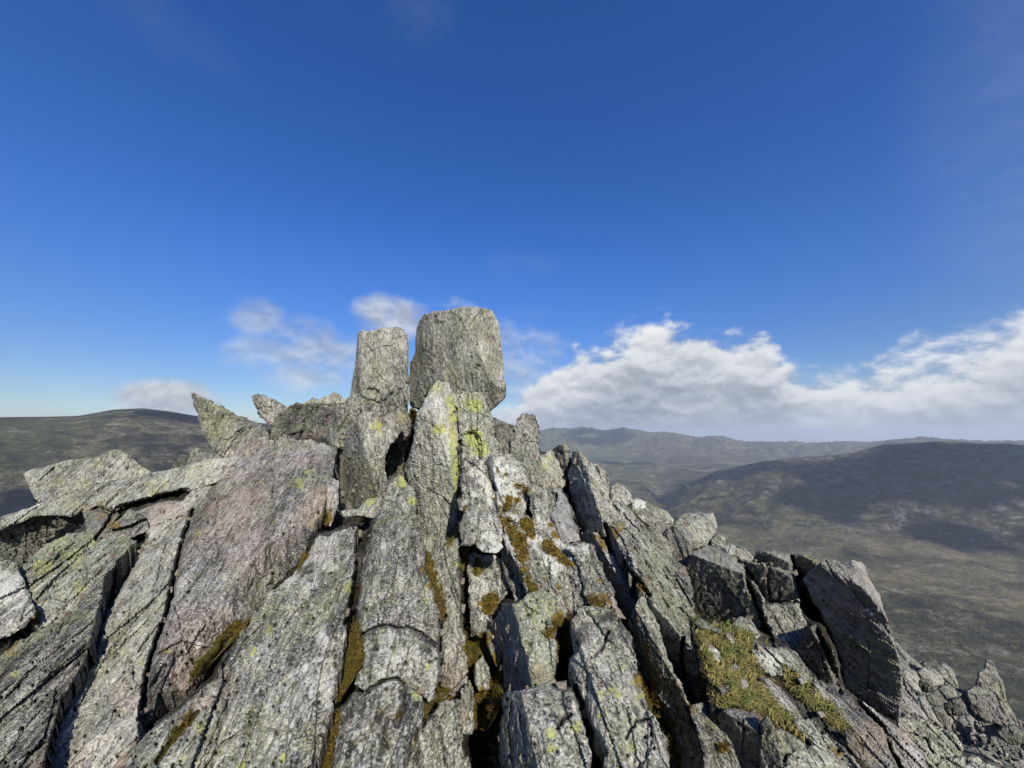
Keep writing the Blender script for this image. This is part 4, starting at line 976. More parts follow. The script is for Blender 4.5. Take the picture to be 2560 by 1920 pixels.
rock('rock_block', 'fretted lower block with mossy hollows under the speckled block', 'D', [(400, 1420), (430, 1260), (520, 1140), (620, 1140), (720, 1070), (800, 1050), (880, 1110), (960, 1130), (985, 1210), (975, 1340), (935, 1410), (885, 1500), (845, 1659), (830, 1800), (340, 1800), (380, 1550)], (-.08, -.66, .74), -.22, mat='pale', pits=.6, rough=1.4,
     cr=[([(860, 1230), (830, 1280), (815, 1360)], 8, .10), ([(700, 1280), (680, 1340)], 6, .06), ([(740, 1320), (720, 1450), (690, 1560)], 6, .06), ([(460, 1160), (540, 1180), (600, 1120)], 5, .06), ([(500, 1500), (510, 1520)], 6, .06)])
rock('rock_step', 'angled bottom slab in shadow beside the dark pit', 'D', [(845, 1690), (890, 1500), (985, 1360), (1075, 1240), (1150, 1185), (1225, 1165), (1255, 1185), (1258, 1800), (830, 1800)], (-.25, -.6, .7), .1, shift_max=.05, mat='grey', cr=[([(860, 1640), (900, 1500), (990, 1340)], 3.5, .03)])
rock('rock_fin', 'narrow mossy fin right of the pointed central fin', 'D', [(950, 60), (1050, 50), (1130, 60), (1150, 120), (1240, 60), (1255, 140), (1255, 400), (1268, 640), (1283, 900), (1295, 1040), (1265, 1210), (1235, 1190), (1170, 1165), (1085, 1200), (1110, 1000), (1115, 880), (1100, 750), (1150, 600), (1140, 500), (1090, 430), (1050, 330), (1000, 200)], (-.22, -.72, .62), .40, shift_max=.05, mat='grey', f=[((1225, 500), (.6, -.65, .4))], rough=1.3, bev=7)
rock('rock_sliver', 'pale thin blade standing at the edge of the dark pit', 'D', [(1250, 1110), (1310, 1055), (1332, 1120), (1345, 1340), (1330, 1420), (1255, 1420)], (-.1, -.85, .5), .40, shift_max=.05, mat='pale')
rock('boulder', 'white moss-capped boulder in the central gully', 'D', [(1300, 200), (1340, 165), (1400, 195), (1480, 185), (1545, 215), (1570, 330), (1630, 400), (1520, 510), (1450, 610), (1470, 700), (1440, 750), (1325, 750), (1312, 600), (1308, 350)], (0, -.75, .65), .40, shift_max=.05, mat='white', rough=1.4, pits=.3)
rock('rock_fin', 'slim fin leaning left of the white mossy slope', 'D', [(1535, 160), (1580, 125), (1645, 270), (1695, 420), (1700, 500), (1640, 540), (1590, 410), (1540, 270)], (-.1, -.75, .6), .2, shift_max=.1, mat='grey')
rock('boulder', 'knobbly pale stone set in moss in the central gully', 'D', [(1435, 700), (1490, 755), (1535, 820), (1545, 900), (1505, 960), (1460, 880), (1430, 790)], (-.1, -.75, .6), .40, shift_max=.05, mat='pale', rough=1.4)
rock('boulder', 'upright pale stone surrounded by moss low in the gully', 'D', [(1335, 1010), (1350, 930), (1400, 875), (1440, 960), (1448, 1110), (1380, 1130), (1345, 1070)], (0, -.75, .65), .40, shift_max=.05, mat='pale')
rock('boulder', 'half-buried stone tip at the very bottom of the dark pit', 'D', [(1190, 1670), (1240, 1600), (1300, 1580), (1310, 1640), (1320, 1760), (1190, 1780)], (-.1, -.8, .5), .40, shift_max=.05, mat='pale')
rock('rock_pillar', 'upper pillar right of centre with a dark streaked left side', 'D', [(1440, 700), (1545, 530), (1620, 520), (1680, 495), (1720, 445), (1810, 420), (1950, 470), (1985, 580), (1950, 680), (1870, 720), (1905, 760), (1935, 850), (1925, 960), (1895, 1080), (1800, 1130), (1690, 1180), (1540, 1180), (1548, 1000), (1542, 820), (1500, 760)], (.12, -.72, .66), -.35, mat='olive', f=[((1665, 750), (-.96, -.25, -.1))], bev=8, rough=1.1, cr=[([(1600, 700), (1585, 850), (1590, 1000)], 4, .04)])
rock('rock_pillar', 'lower lit block with a flat step and yellow lichen patches', 'D', [(1520, 1400), (1545, 1150), (1690, 1120), (1790, 1090), (1890, 1075), (2030, 1100), (2055, 1200), (2065, 1290), (2115, 1380), (2145, 1560), (2120, 1800), (1540, 1800)], (.08, -.74, .64), -.45, mat='pale', f=[((1715, 1350), (-.96, -.25, -.1)), ((1850, 1150), (.05, -.15, .98))], bev=8, pits=.2,
     cr=[([(2010, 1290), (1960, 1310), (1930, 1360)], 5, .06), ([(1600, 1200), (1580, 1400), (1600, 1600)], 4, .04), ([(1660, 1300), (1690, 1500)], 4, .04)])
# ---- fins right of centre
rock('boulder', 'small white knob on the ridge behind the lit diagonal fin', 'E', [(900, 620), (915, 595), (960, 578), (1000, 600), (1045, 650), (1065, 710), (960, 740), (910, 700)], (0, -.75, .6), .35, mat='white', rough=1.5)
rock('rock_plate', 'smooth pale plate sloping down the right-hand ridge', 'E', [(1040, 650), (1100, 680), (1180, 720), (1290, 770), (1345, 830), (1330, 880), (1240, 880), (1150, 860), (1060, 760)], (.15, -.6, .75), .25, mat='pale', cr=[([(1080, 720), (1150, 790), (1260, 830)], 3, .04)])
rock('boulder', 'small block under the end of the smooth pale plate', 'E', [(1160, 880), (1240, 840), (1340, 855), (1320, 960), (1300, 1030), (1230, 970)], (-.4, -.7, .3), .2, mat='grey')
rock('boulder', 'flat-topped pale boulder highest of the right-hand boulder pile', 'E', [(1340, 850), (1400, 790), (1500, 775), (1610, 780), (1637, 850), (1632, 900), (1605, 940), (1500, 920), (1400, 900)], (.05, -.75, .6), .55, mat='grey', f=[((1500, 830), (.05, -.35, .93))], th=.6)
rock('boulder', 'greenish rounded boulder in the middle of the right-hand pile', 'E', [(1390, 870), (1480, 853), (1560, 858), (1602, 930), (1602, 970), (1560, 1015), (1480, 1045), (1460, 980), (1430, 910)], (.05, -.8, .55), .35, mat='olive', f=[((1540, 970), (0, -.8, -.55))], th=.6)
rock('boulder', 'small triangular boulder at the right end of the boulder pile', 'E', [(1598, 970), (1640, 918), (1717, 945), (1695, 975), (1685, 1020), (1640, 1035), (1600, 1020)], (-.4, -.75, .2), .6, mat='grey', th=.4)
rock('boulder', 'little pale stone behind the big shaded block', 'E', [(1680, 1010), (1720, 990), (1762, 1010), (1765, 1070), (1720, 1080)], (0, -.7, .6), .7, mat='pale')
rock('boulder', 'dark upright boulder wedged at the left of the boulder pile', 'E', [(1285, 920), (1330, 858), (1420, 880), (1472, 950), (1468, 1080), (1440, 1180), (1390, 1180), (1330, 1070), (1300, 1010)], (-.55, -.75, .1), .2, mat='dull', f=[((1400, 930), (.2, -.7, .65))])
rock('rock_plate', 'low flat rock on the crest behind the shaded cube', 'F', [(1195, 150), (1225, 125), (1270, 140), (1340, 200), (1330, 240), (1200, 215)], (.1, -.6, .75), .9, mat='grey')
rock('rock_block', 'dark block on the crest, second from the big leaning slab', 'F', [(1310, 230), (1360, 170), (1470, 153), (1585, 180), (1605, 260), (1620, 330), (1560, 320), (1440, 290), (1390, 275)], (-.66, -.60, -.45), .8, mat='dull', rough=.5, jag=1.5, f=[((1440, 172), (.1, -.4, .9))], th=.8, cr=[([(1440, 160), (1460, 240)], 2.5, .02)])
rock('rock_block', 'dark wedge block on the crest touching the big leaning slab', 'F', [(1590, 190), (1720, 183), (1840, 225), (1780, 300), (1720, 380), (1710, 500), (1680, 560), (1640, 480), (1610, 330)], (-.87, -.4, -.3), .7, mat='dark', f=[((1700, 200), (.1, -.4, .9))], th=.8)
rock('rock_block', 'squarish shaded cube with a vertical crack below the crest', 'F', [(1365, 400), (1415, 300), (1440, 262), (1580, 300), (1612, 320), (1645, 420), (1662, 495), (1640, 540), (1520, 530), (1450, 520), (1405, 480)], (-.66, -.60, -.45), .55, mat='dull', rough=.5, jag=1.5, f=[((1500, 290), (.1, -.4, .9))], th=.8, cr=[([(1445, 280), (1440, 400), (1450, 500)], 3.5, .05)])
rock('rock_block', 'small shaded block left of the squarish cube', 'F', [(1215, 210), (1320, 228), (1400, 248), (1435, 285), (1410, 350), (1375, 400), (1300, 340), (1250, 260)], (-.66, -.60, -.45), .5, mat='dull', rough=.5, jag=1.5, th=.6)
rock('flat_rock', 'sunlit cracked slab framed by dark rock on the right', 'F', [(1400, 560), (1420, 530), (1560, 512), (1645, 495), (1668, 560), (1695, 640), (1705, 720), (1670, 800), (1630, 850), (1540, 810), (1480, 720)], (.05, -.75, .62), .45, mat='pale', cr=[([(1470, 560), (1540, 660), (1600, 770)], 2.5, .02), ([(1560, 520), (1600, 620), (1680, 650)], 2.5, .02), ([(1500, 620), (1560, 560)], 2.5, .015)])
rock('flat_rock', 'dark lower rock tucked left of the big leaning slab', 'F', [(1610, 850), (1660, 760), (1700, 690), (1770, 670), (1840, 760), (1890, 870), (1920, 960), (1930, 1110), (1800, 1090), (1720, 1010), (1680, 930)], (-.88, -.4, -.25), .3, mat='dull', cr=[([(1720, 720), (1800, 860), (1830, 980)], 3, .03)])
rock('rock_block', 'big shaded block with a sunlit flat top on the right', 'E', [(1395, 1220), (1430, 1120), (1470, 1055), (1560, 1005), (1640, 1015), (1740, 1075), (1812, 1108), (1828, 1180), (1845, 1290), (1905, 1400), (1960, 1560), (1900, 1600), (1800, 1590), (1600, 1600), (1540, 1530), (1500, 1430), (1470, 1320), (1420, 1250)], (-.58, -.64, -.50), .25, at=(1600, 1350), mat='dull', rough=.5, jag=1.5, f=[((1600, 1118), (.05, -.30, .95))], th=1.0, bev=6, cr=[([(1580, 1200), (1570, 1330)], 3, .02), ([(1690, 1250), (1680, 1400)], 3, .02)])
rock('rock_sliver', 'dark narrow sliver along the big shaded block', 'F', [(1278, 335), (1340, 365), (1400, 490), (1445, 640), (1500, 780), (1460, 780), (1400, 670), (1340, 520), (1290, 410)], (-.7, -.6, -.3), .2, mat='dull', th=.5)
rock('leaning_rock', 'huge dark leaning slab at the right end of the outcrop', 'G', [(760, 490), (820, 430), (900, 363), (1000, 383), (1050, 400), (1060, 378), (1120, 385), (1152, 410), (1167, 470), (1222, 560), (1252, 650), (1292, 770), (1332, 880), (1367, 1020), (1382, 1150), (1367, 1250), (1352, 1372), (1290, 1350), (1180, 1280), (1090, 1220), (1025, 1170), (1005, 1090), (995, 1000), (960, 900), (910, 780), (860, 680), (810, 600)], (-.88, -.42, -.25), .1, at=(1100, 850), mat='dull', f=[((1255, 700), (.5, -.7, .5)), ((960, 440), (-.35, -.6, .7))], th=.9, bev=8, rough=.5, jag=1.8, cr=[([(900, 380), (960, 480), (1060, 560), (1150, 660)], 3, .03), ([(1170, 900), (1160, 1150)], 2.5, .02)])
rock('rock_fin', 'long lit diagonal fin running down right of the mossy slope', 'E', [(870, 870), (900, 760), (935, 695), (965, 690), (1040, 760), (1110, 830), (1170, 885), (1230, 950), (1290, 1010), (1340, 1080), (1390, 1150), (1440, 1230), (1472, 1320), (1482, 1440), (1490, 1480), (1515, 1540), (1555, 1655), (1585, 1785), (1615, 1935), (1642, 2115), (1590, 2140), (1510, 2100), (1440, 2050), (1400, 1970), (1390, 1840), (1320, 1680), (1240, 1530), (1190, 1410), (1110, 1310), (1030, 1190), (980, 1070), (940, 960)], (.22, -.66, .70), -.15, mat='grey', f=[((1400, 1640), (-.8, -.4, -.45)), ((960, 900), (-.7, -.55, .3))], rough=1.35, bev=9,
     cr=[([(960, 720), (1020, 860), (1080, 1000), (1180, 1180), (1260, 1300)], 3.5, .035), ([(1100, 860), (1200, 1010), (1300, 1180)], 3, .02), ([(1393, 1640), (1400, 1840), (1440, 1960)], 4, .06), ([(1250, 1350), (1340, 1500), (1400, 1600)], 3, .02)])
rock('rock_fin', 'thin mossy fin left of the long lit diagonal fin', 'E', [(860, 870), (880, 850), (930, 920), (965, 1000), (1045, 1110), (1125, 1200), (1190, 1300), (1240, 1400), (1160, 1380), (1060, 1250), (975, 1140), (915, 1020), (875, 930)], (.1, -.7, .65), .2, shift_max=.05, mat='pink', rough=1.2)
rock('rock_fin', 'short dark-sided fin with moss along its lit top edge', 'E', [(685, 930), (740, 903), (810, 918), (840, 960), (890, 1030), (955, 1120), (1005, 1200), (1060, 1300), (1110, 1400), (1080, 1520), (1010, 1580), (960, 1450), (900, 1300), (860, 1200), (820, 1110), (790, 1030), (700, 990)], (.1, -.7, .65), .25, shift_max=.05, mat='grey', f=[((900, 1130), (-.93, -.3, -.2))], bev=7)
rock('flat_rock', 'grey triangular slab below the white mossy slope', 'E', [(590, 1010), (690, 975), (785, 1000), (825, 1110), (885, 1240), (935, 1350), (958, 1450), (960, 1500), (830, 1470), (750, 1430), (715, 1290), (685, 1130), (640, 1060)], (.05, -.72, .66), -.12, mat='grey', pits=.3)
rock('rock_fin', 'dark mossy fin with a lit right rim, low right of centre', 'F', [(460, 660), (520, 540), (570, 465), (632, 520), (672, 650), (695, 760), (745, 870), (785, 980), (835, 1080), (860, 1160), (935, 1260), (985, 1400), (1015, 1500), (1040, 1800), (740, 1800), (720, 1500), (640, 1300), (560, 1060), (520, 860), (480, 720)], (.25, -.65, .70), -.05, mat='grey', f=[((690, 850), (-.93, -.3, -.2))], bev=8, rough=1.3, cr=[([(850, 1200), (940, 1400), (1000, 1600)], 3, .03)])
rock('boulder', 'large foreground boulder capped with black crust and yellow lichen', 'F', [(80, 640), (130, 555), (220, 540), (300, 555), (380, 580), (425, 650), (485, 740), (515, 830), (525, 960), (565, 1080), (595, 1200), (645, 1300), (690, 1390), (745, 1500), (770, 1800), (290, 1800), (310, 1500), (250, 1400), (150, 1350), (110, 1150), (75, 1000), (68, 900), (120, 850), (105, 740)], (.05, -.70, .68), -.5, mat='grey', f=[((235, 1100), (-.8, -.5, .25)), ((420, 850), (.3, -.72, .6))], rough=1.2, bev=10,
     cr=[([(110, 1120), (170, 1280), (215, 1420), (280, 1520)], 6, .10), ([(640, 1310), (520, 1340), (460, 1450)], 4, .05), ([(340, 700), (300, 820), (240, 880)], 4, .05)])
rock('rock_step', 'ragged slab at the bottom edge right of the dark mossy fin', 'F', [(890, 1220), (1000, 1205), (1065, 1280), (1125, 1370), (1185, 1480), (1235, 1600), (1275, 1800), (1010, 1800), (1000, 1570), (950, 1410)], (.1, -.7, .65), -.1, mat='grey', rough=1.4)
# ---- grassy ledge and the stones in it
ledge = rock('ledge_ground', 'sloping ledge of earth and turf below the shaded block', 'F', [(900, 620), (1100, 640), (1250, 660), (1420, 720), (1560, 800), (1700, 960), (1850, 1150), (1980, 1300), (2080, 1480), (2120, 1640), (2000, 1800), (1600, 1800), (1300, 1400), (1050, 1260), (980, 1000)], (.10, -.55, .80), .25, mat=ground_mat(), kind='structure', rough=.7, th=.5)
LEDGE_ID = SEED[0]
BL = [('boulder', 'white elongated stone lying in the grass beside the lit fin', [(998, 800), (1040, 803), (1100, 858), (1118, 920), (1090, 938), (1040, 885)], 'white'),
      ('boulder', 'white-topped slab stone in the middle of the grassy ledge', [(1328, 840), (1400, 845), (1470, 895), (1525, 965), (1535, 1012), (1460, 1025), (1400, 985), (1345, 925)], 'white'),
      ('boulder', 'long pinkish slab stone sunk in the grassy ledge', [(1378, 1030), (1440, 1035), (1545, 1130), (1630, 1230), (1670, 1320), (1620, 1330), (1500, 1210), (1415, 1105)], 'pink'),
      ('boulder', 'crumbly grey boulder at the top of the grassy ledge', [(1195, 650), (1250, 618), (1315, 628), (1345, 680), (1395, 745), (1350, 765), (1275, 700), (1205, 700)], 'pale'),
      ('boulder', 'small slanting stone near the top of the grassy ledge', [(1135, 728), (1172, 726), (1220, 795), (1180, 805)], 'grey'),
      ('boulder', 'tiny round white stone near the crumbly boulder', [(1318, 772), (1350, 766), (1365, 800), (1332, 815)], 'white'),
      ('boulder', 'small pinkish stone half hidden in the middle of the grass', [(1145, 975), (1205, 938), (1240, 970), (1165, 1008)], 'pink'),
      ('boulder', 'little upright stone low in the grass', [(1245, 1040), (1282, 1045), (1300, 1095), (1258, 1115)], 'pale'),
      ('boulder', 'row of pale chips crowning the grassy ledge by the fin', [(925, 650), (960, 622), (1010, 640), (1050, 680), (1110, 700), (1100, 730), (1030, 700), (960, 690)], 'pale'),
      ('boulder', 'dark little stone in the lower grass', [(1090, 1100), (1150, 1090), (1180, 1120), (1120, 1150)], 'dull'),
      ('rock_spine', 'pale ragged spine of rock bordering the grassy ledge', [(1430, 830), (1560, 822), (1645, 878), (1710, 975), (1810, 1095), (1870, 1190), (1800, 1180), (1690, 1060), (1590, 975), (1490, 895)], 'pale'),
      ('boulder', 'small white stone on the outer turf strip', [(1775, 1270), (1810, 1265), (1835, 1300), (1800, 1312)], 'white'),
      ('boulder', 'two-toned small stone between the spine and the slab stone', [(1640, 1040), (1680, 1030), (1710, 1065), (1670, 1080)], 'white')]
for nm, lb, ol, mt in BL:
    rock(nm, lb, 'F', ol, (.05, -.65, .75), .1, mat=mt, th=.15, rough=1.2)
rock('flat_rock', 'dark spotted slab below the outer turf at the bottom right', 'F', [(1600, 1330), (1720, 1310), (1820, 1395), (1885, 1450), (1985, 1540), (2065, 1640), (2120, 1800), (1960, 1800), (1880, 1600), (1780, 1520), (1680, 1440)], (.1, -.66, .74), .05, mat='grey', pits=.3, rough=1.3)
rock('rock_spine', 'thin shaded fin leaning beside the dark spotted slab', 'F', [(1955, 1395), (2030, 1430), (2085, 1530), (2098, 1610), (2050, 1600), (1980, 1500)], (-.5, -.65, .2), .05, mat='dull')
rock('rock_ridge', 'pale ribbed slab just right of the foot of the leaning slab', 'G', [(1330, 1340), (1450, 1342), (1540, 1378), (1625, 1420), (1705, 1450), (1755, 1530), (1740, 1620), (1640, 1660), (1600, 1780), (1480, 1780), (1420, 1560), (1340, 1440)], (.05, -.55, .83), 1.2, mat='olive', rough=1.2, cr=[([(1420, 1440), (1520, 1480), (1560, 1560)], 4, .08)])
rock('rock_ridge', 'flat greenish rock at the bottom edge near the right corner', 'G', [(1560, 1700), (1620, 1600), (1740, 1585), (1855, 1600), (1960, 1650), (2020, 1780), (1560, 1780)], (.05, -.55, .83), 1.4, mat='olive')
rock('flat_rock', 'long pinkish slab sloping to the bottom under the leaning slab', 'G', [(860, 1120), (960, 1145), (1065, 1225), (1155, 1335), (1255, 1425), (1285, 1530), (1345, 1650), (1370, 1780), (1120, 1780), (1070, 1580), (1000, 1460), (950, 1330), (905, 1230)], (.05, -.62, .78), .25, mat='pink', rough=.9)
rock('flat_rock', 'second pinkish slab beside it with a dark joint', 'G', [(1080, 1225), (1200, 1295), (1300, 1365), (1400, 1445), (1490, 1545), (1570, 1780), (1360, 1780), (1280, 1540), (1245, 1440)], (.10, -.62, .76), .35, mat='pink', rough=1.0, cr=[([(1130, 1260), (1260, 1420), (1320, 1560), (1400, 1700)], 4, .05)])
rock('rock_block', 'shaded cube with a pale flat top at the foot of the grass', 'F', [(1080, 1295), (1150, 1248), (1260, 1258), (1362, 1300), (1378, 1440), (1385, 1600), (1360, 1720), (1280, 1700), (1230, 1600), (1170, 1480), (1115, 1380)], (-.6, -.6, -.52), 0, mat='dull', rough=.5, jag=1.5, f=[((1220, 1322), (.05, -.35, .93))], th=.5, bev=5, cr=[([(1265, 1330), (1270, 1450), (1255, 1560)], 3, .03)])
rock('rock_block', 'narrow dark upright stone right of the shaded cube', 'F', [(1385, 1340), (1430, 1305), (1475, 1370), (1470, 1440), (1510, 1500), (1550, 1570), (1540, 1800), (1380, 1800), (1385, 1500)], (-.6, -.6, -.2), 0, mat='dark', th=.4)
rock('boulder', 'greenish stone perched on the dark hollow near the bottom', 'F', [(1460, 1405), (1520, 1382), (1605, 1430), (1690, 1490), (1712, 1510), (1610, 1560), (1520, 1548), (1475, 1465)], (.05, -.55, .8), -.1, mat='olive', th=.3)
rock('boulder', 'rounded pale boulder cut by the bottom edge below the grass', 'F', [(1510, 1720), (1560, 1600), (1640, 1540), (1740, 1498), (1835, 1530), (1910, 1600), (1985, 1760), (1960, 1800), (1510, 1800)], (.0, -.62, .78), -.15, mat='pale', bev=12)
# ---------------------------------------------------------------- ground in the crevices
def blur(a, k):
    for _ in range(3):
        for ax in (0, 1):
            c = np.cumsum(np.pad(a, [(k + 1, k) if x == ax else (0, 0) for x in (0, 1)], mode='edge'), axis=ax)
            a = (np.take(c, range(2 * k + 1, c.shape[ax]), ax) - np.take(c, range(0, c.shape[ax] - 2 * k - 1), ax)) / (2 * k + 1)
    return a


def crevice_ground():
    near = np.isfinite(zbuf) & (zbuf < 9.6)
    z0 = np.where(near, zbuf, 0)
    w = blur(near.astype(float), 3)
    zs = blur(z0, 3) / np.maximum(w, 1e-6)
    w2 = blur(near.astype(float), 12); zs2 = blur(z0, 12) / np.maximum(w2, 1e-6)
    zs = np.where(w > 0.3, zs, zs2)
    w3 = blur(near.astype(float), 40); zs3 = blur(z0, 40) / np.maximum(w3, 1e-6)
    zs = np.where((w > 0.3) | (w2 > 0.15), zs, zs3)
    col = np.cumsum(near, axis=0) > 6
    col[:, zx > 2230] = False
    full = blur((blur(near.astype(float), 4) > 0.35).astype(float), 4) > 0.9
    full |= blur(col.astype(float), 2) > 0.95     # closed, then drawn well inside the skyline
    X, Y = np.meshgrid(zx, zy)
    full &= ~((X < 640) & (Y < 1155))
    full &= ~((Y < 1075) & (X > 830) & (X < 1330))
    Pn = np.stack([X / 60, Y / 60, np.zeros_like(X)], -1).reshape(-1, 3)
    t = zs + 0.38 + 0.7 * np.clip(1 - 2 * w, 0, 1) + 0.14 * fbm(Pn * 3.5, 4).reshape(X.shape)  # wide gaps sink deeper; the bottom pit stands in for a cast shadow
    t = np.where(near, np.maximum(t, zbuf + 0.12), t)
    V = ray(X, Y) * t[..., None]
    idx = np.arange(ZH * ZW).reshape(ZH, ZW)
    q = full[:-1, :-1] & full[1:, :-1] & full[:-1, 1:] & full[1:, 1:]
    tt = np.stack([t[:-1, :-1], t[1:, :-1], t[:-1, 1:], t[1:, 1:]])
    q &= (tt.max(0) - tt.min(0)) < 0.8
    F = np.stack([idx[:-1, :-1][q], idx[1:, :-1][q], idx[1:, 1:][q], idx[:-1, 1:][q]], -1)
    used = np.unique(F); mp = np.full(ZH * ZW, -1); mp[used] = np.arange(len(used))
    F = mp[F]
    tri = np.concatenate([F[:, [0, 1, 2]], F[:, [0, 2, 3]]])
    o = mesh_obj('crevice_ground', V.reshape(-1, 3)[used], tri, ground_mat())
    tag(o, 'mossy soil darkened for the shade in gaps between the slabs', None, kind='structure')


crevice_ground()


# ---------------------------------------------------------------- moss cushions (draped on what is already built)
def zlook(px):
    i = np.clip(((px[:, 1] - ZY0) / ZC).astype(int), 0, ZH - 1); j = np.clip(((px[:, 0] - ZX0) / ZC).astype(int), 0, ZW - 1)
    return i, j


MOSS = [('D', [(985, 170), (1035, 165), (1065, 290), (1095, 400), (1145, 490), (1140, 600), (1120, 660), (1075, 560), (1045, 430), (1005, 300)]),
        ('D', [(545, 640), (490, 690), (445, 850), (385, 1000), (368, 1190), (405, 1215), (450, 1100), (540, 960), (610, 870), (560, 780)]),
        ('D', [(420, 1240), (335, 1400), (240, 1690), (365, 1690), (390, 1500), (420, 1350)]),
        ('D', [(1265, 690), (1340, 720), (1430, 720), (1440, 860), (1470, 930), (1460, 1000), (1440, 880), (1400, 870), (1340, 950), (1330, 1050), (1290, 950), (1275, 800)]),
        ('D', [(1440, 1090), (1500, 1000), (1540, 960), (1545, 1200), (1470, 1260), (1430, 1400), (1345, 1390), (1345, 1240), (1360, 1140)]),
        ('D', [(1395, 480), (1480, 430), (1515, 500), (1455, 610), (1400, 600)]),
        ('D', [(1330, 200), (1390, 190), (1400, 300), (1340, 330)]),
        ('D', [(1250, 150), (1300, 130), (1300, 230), (1260, 300)]),
        ('D', [(970, 1220), (1060, 1200), (1000, 1290), (960, 1340)]),
        ('D', [(1090, 1110), (1180, 1120), (1240, 1150), (1150, 1170), (1080, 1210)]),
        ('D', [(1910, 600), (1990, 570), (1990, 700), (1930, 850), (1900, 760), (1790, 720), (1860, 700)]),
        ('D', [(1140, 90), (1230, 50), (1210, 100), (1140, 140)]),
        ('E', [(120, 790), (200, 850), (270, 900), (335, 960), (325, 1060), (300, 1130), (330, 1220), (405, 1300), (345, 1345), (305, 1250), (270, 1160), (240, 1080), (200, 950)]),
        ('E', [(430, 965), (490, 960), (560, 1040), (655, 1140), (580, 1155), (520, 1090), (440, 1055)]),
        ('E', [(265, 830), (330, 812), (385, 860), (383, 945), (340, 940), (290, 890)]),
        ('E', [(160, 700), (205, 650), (225, 720), (200, 770), (165, 760)]),
        ('E', [(245, 560), (290, 590), (275, 625), (250, 610)]), ('E', [(315, 600), (345, 605), (340, 645), (315, 640)]),
        ('E', [(820, 930), (880, 960), (945, 1020), (900, 1040), (840, 1000)]),
        ('E', [(1040, 1220), (1110, 1270), (1165, 1340), (1120, 1350), (1060, 1290)]),
        ('E', [(720, 1330), (800, 1360), (870, 1400), (840, 1440), (760, 1410)]),
        ('F', [(530, 1000), (580, 1040), (650, 1140), (715, 1230), (715, 1305), (645, 1295), (590, 1170), (545, 1080)]),
        ('F', [(705, 1300), (800, 1340), (760, 1400), (850, 1600), (840, 1700), (760, 1600), (730, 1450)]),
        ('F', [(30, 640), (80, 600), (100, 720), (60, 850), (0, 900), (-20, 760)]),
        ('F', [(1100, 1500), (1145, 1480), (1150, 1550), (1110, 1560)]),
        ('B', [(545, 640), (460, 780), (385, 890), (355, 990), (390, 940), (490, 820), (530, 730)]),
        ('B', [(1170, 960), (1220, 990), (1110, 1130), (975, 1290), (955, 1275), (1060, 1110)]),
        ('B', [(1530, 400), (1400, 440), (1300, 560), (1200, 680), (1140, 820), (1165, 820), (1280, 670), (1400, 545), (1500, 470)]),
        ('B', [(1890, 0), (1830, 90), (1800, 130), (1850, 120), (1910, 20)]),
        ('B', [(190, 360), (240, 350), (235, 440), (195, 460)]),
        ('C', [(890, 790), (940, 780), (935, 830), (905, 870)]), ('C', [(310, 1480), (370, 1460), (345, 1590), (310, 1580)]),
        ('C', [(1240, 1460), (1300, 1450), (1280, 1500), (1240, 1560)])]


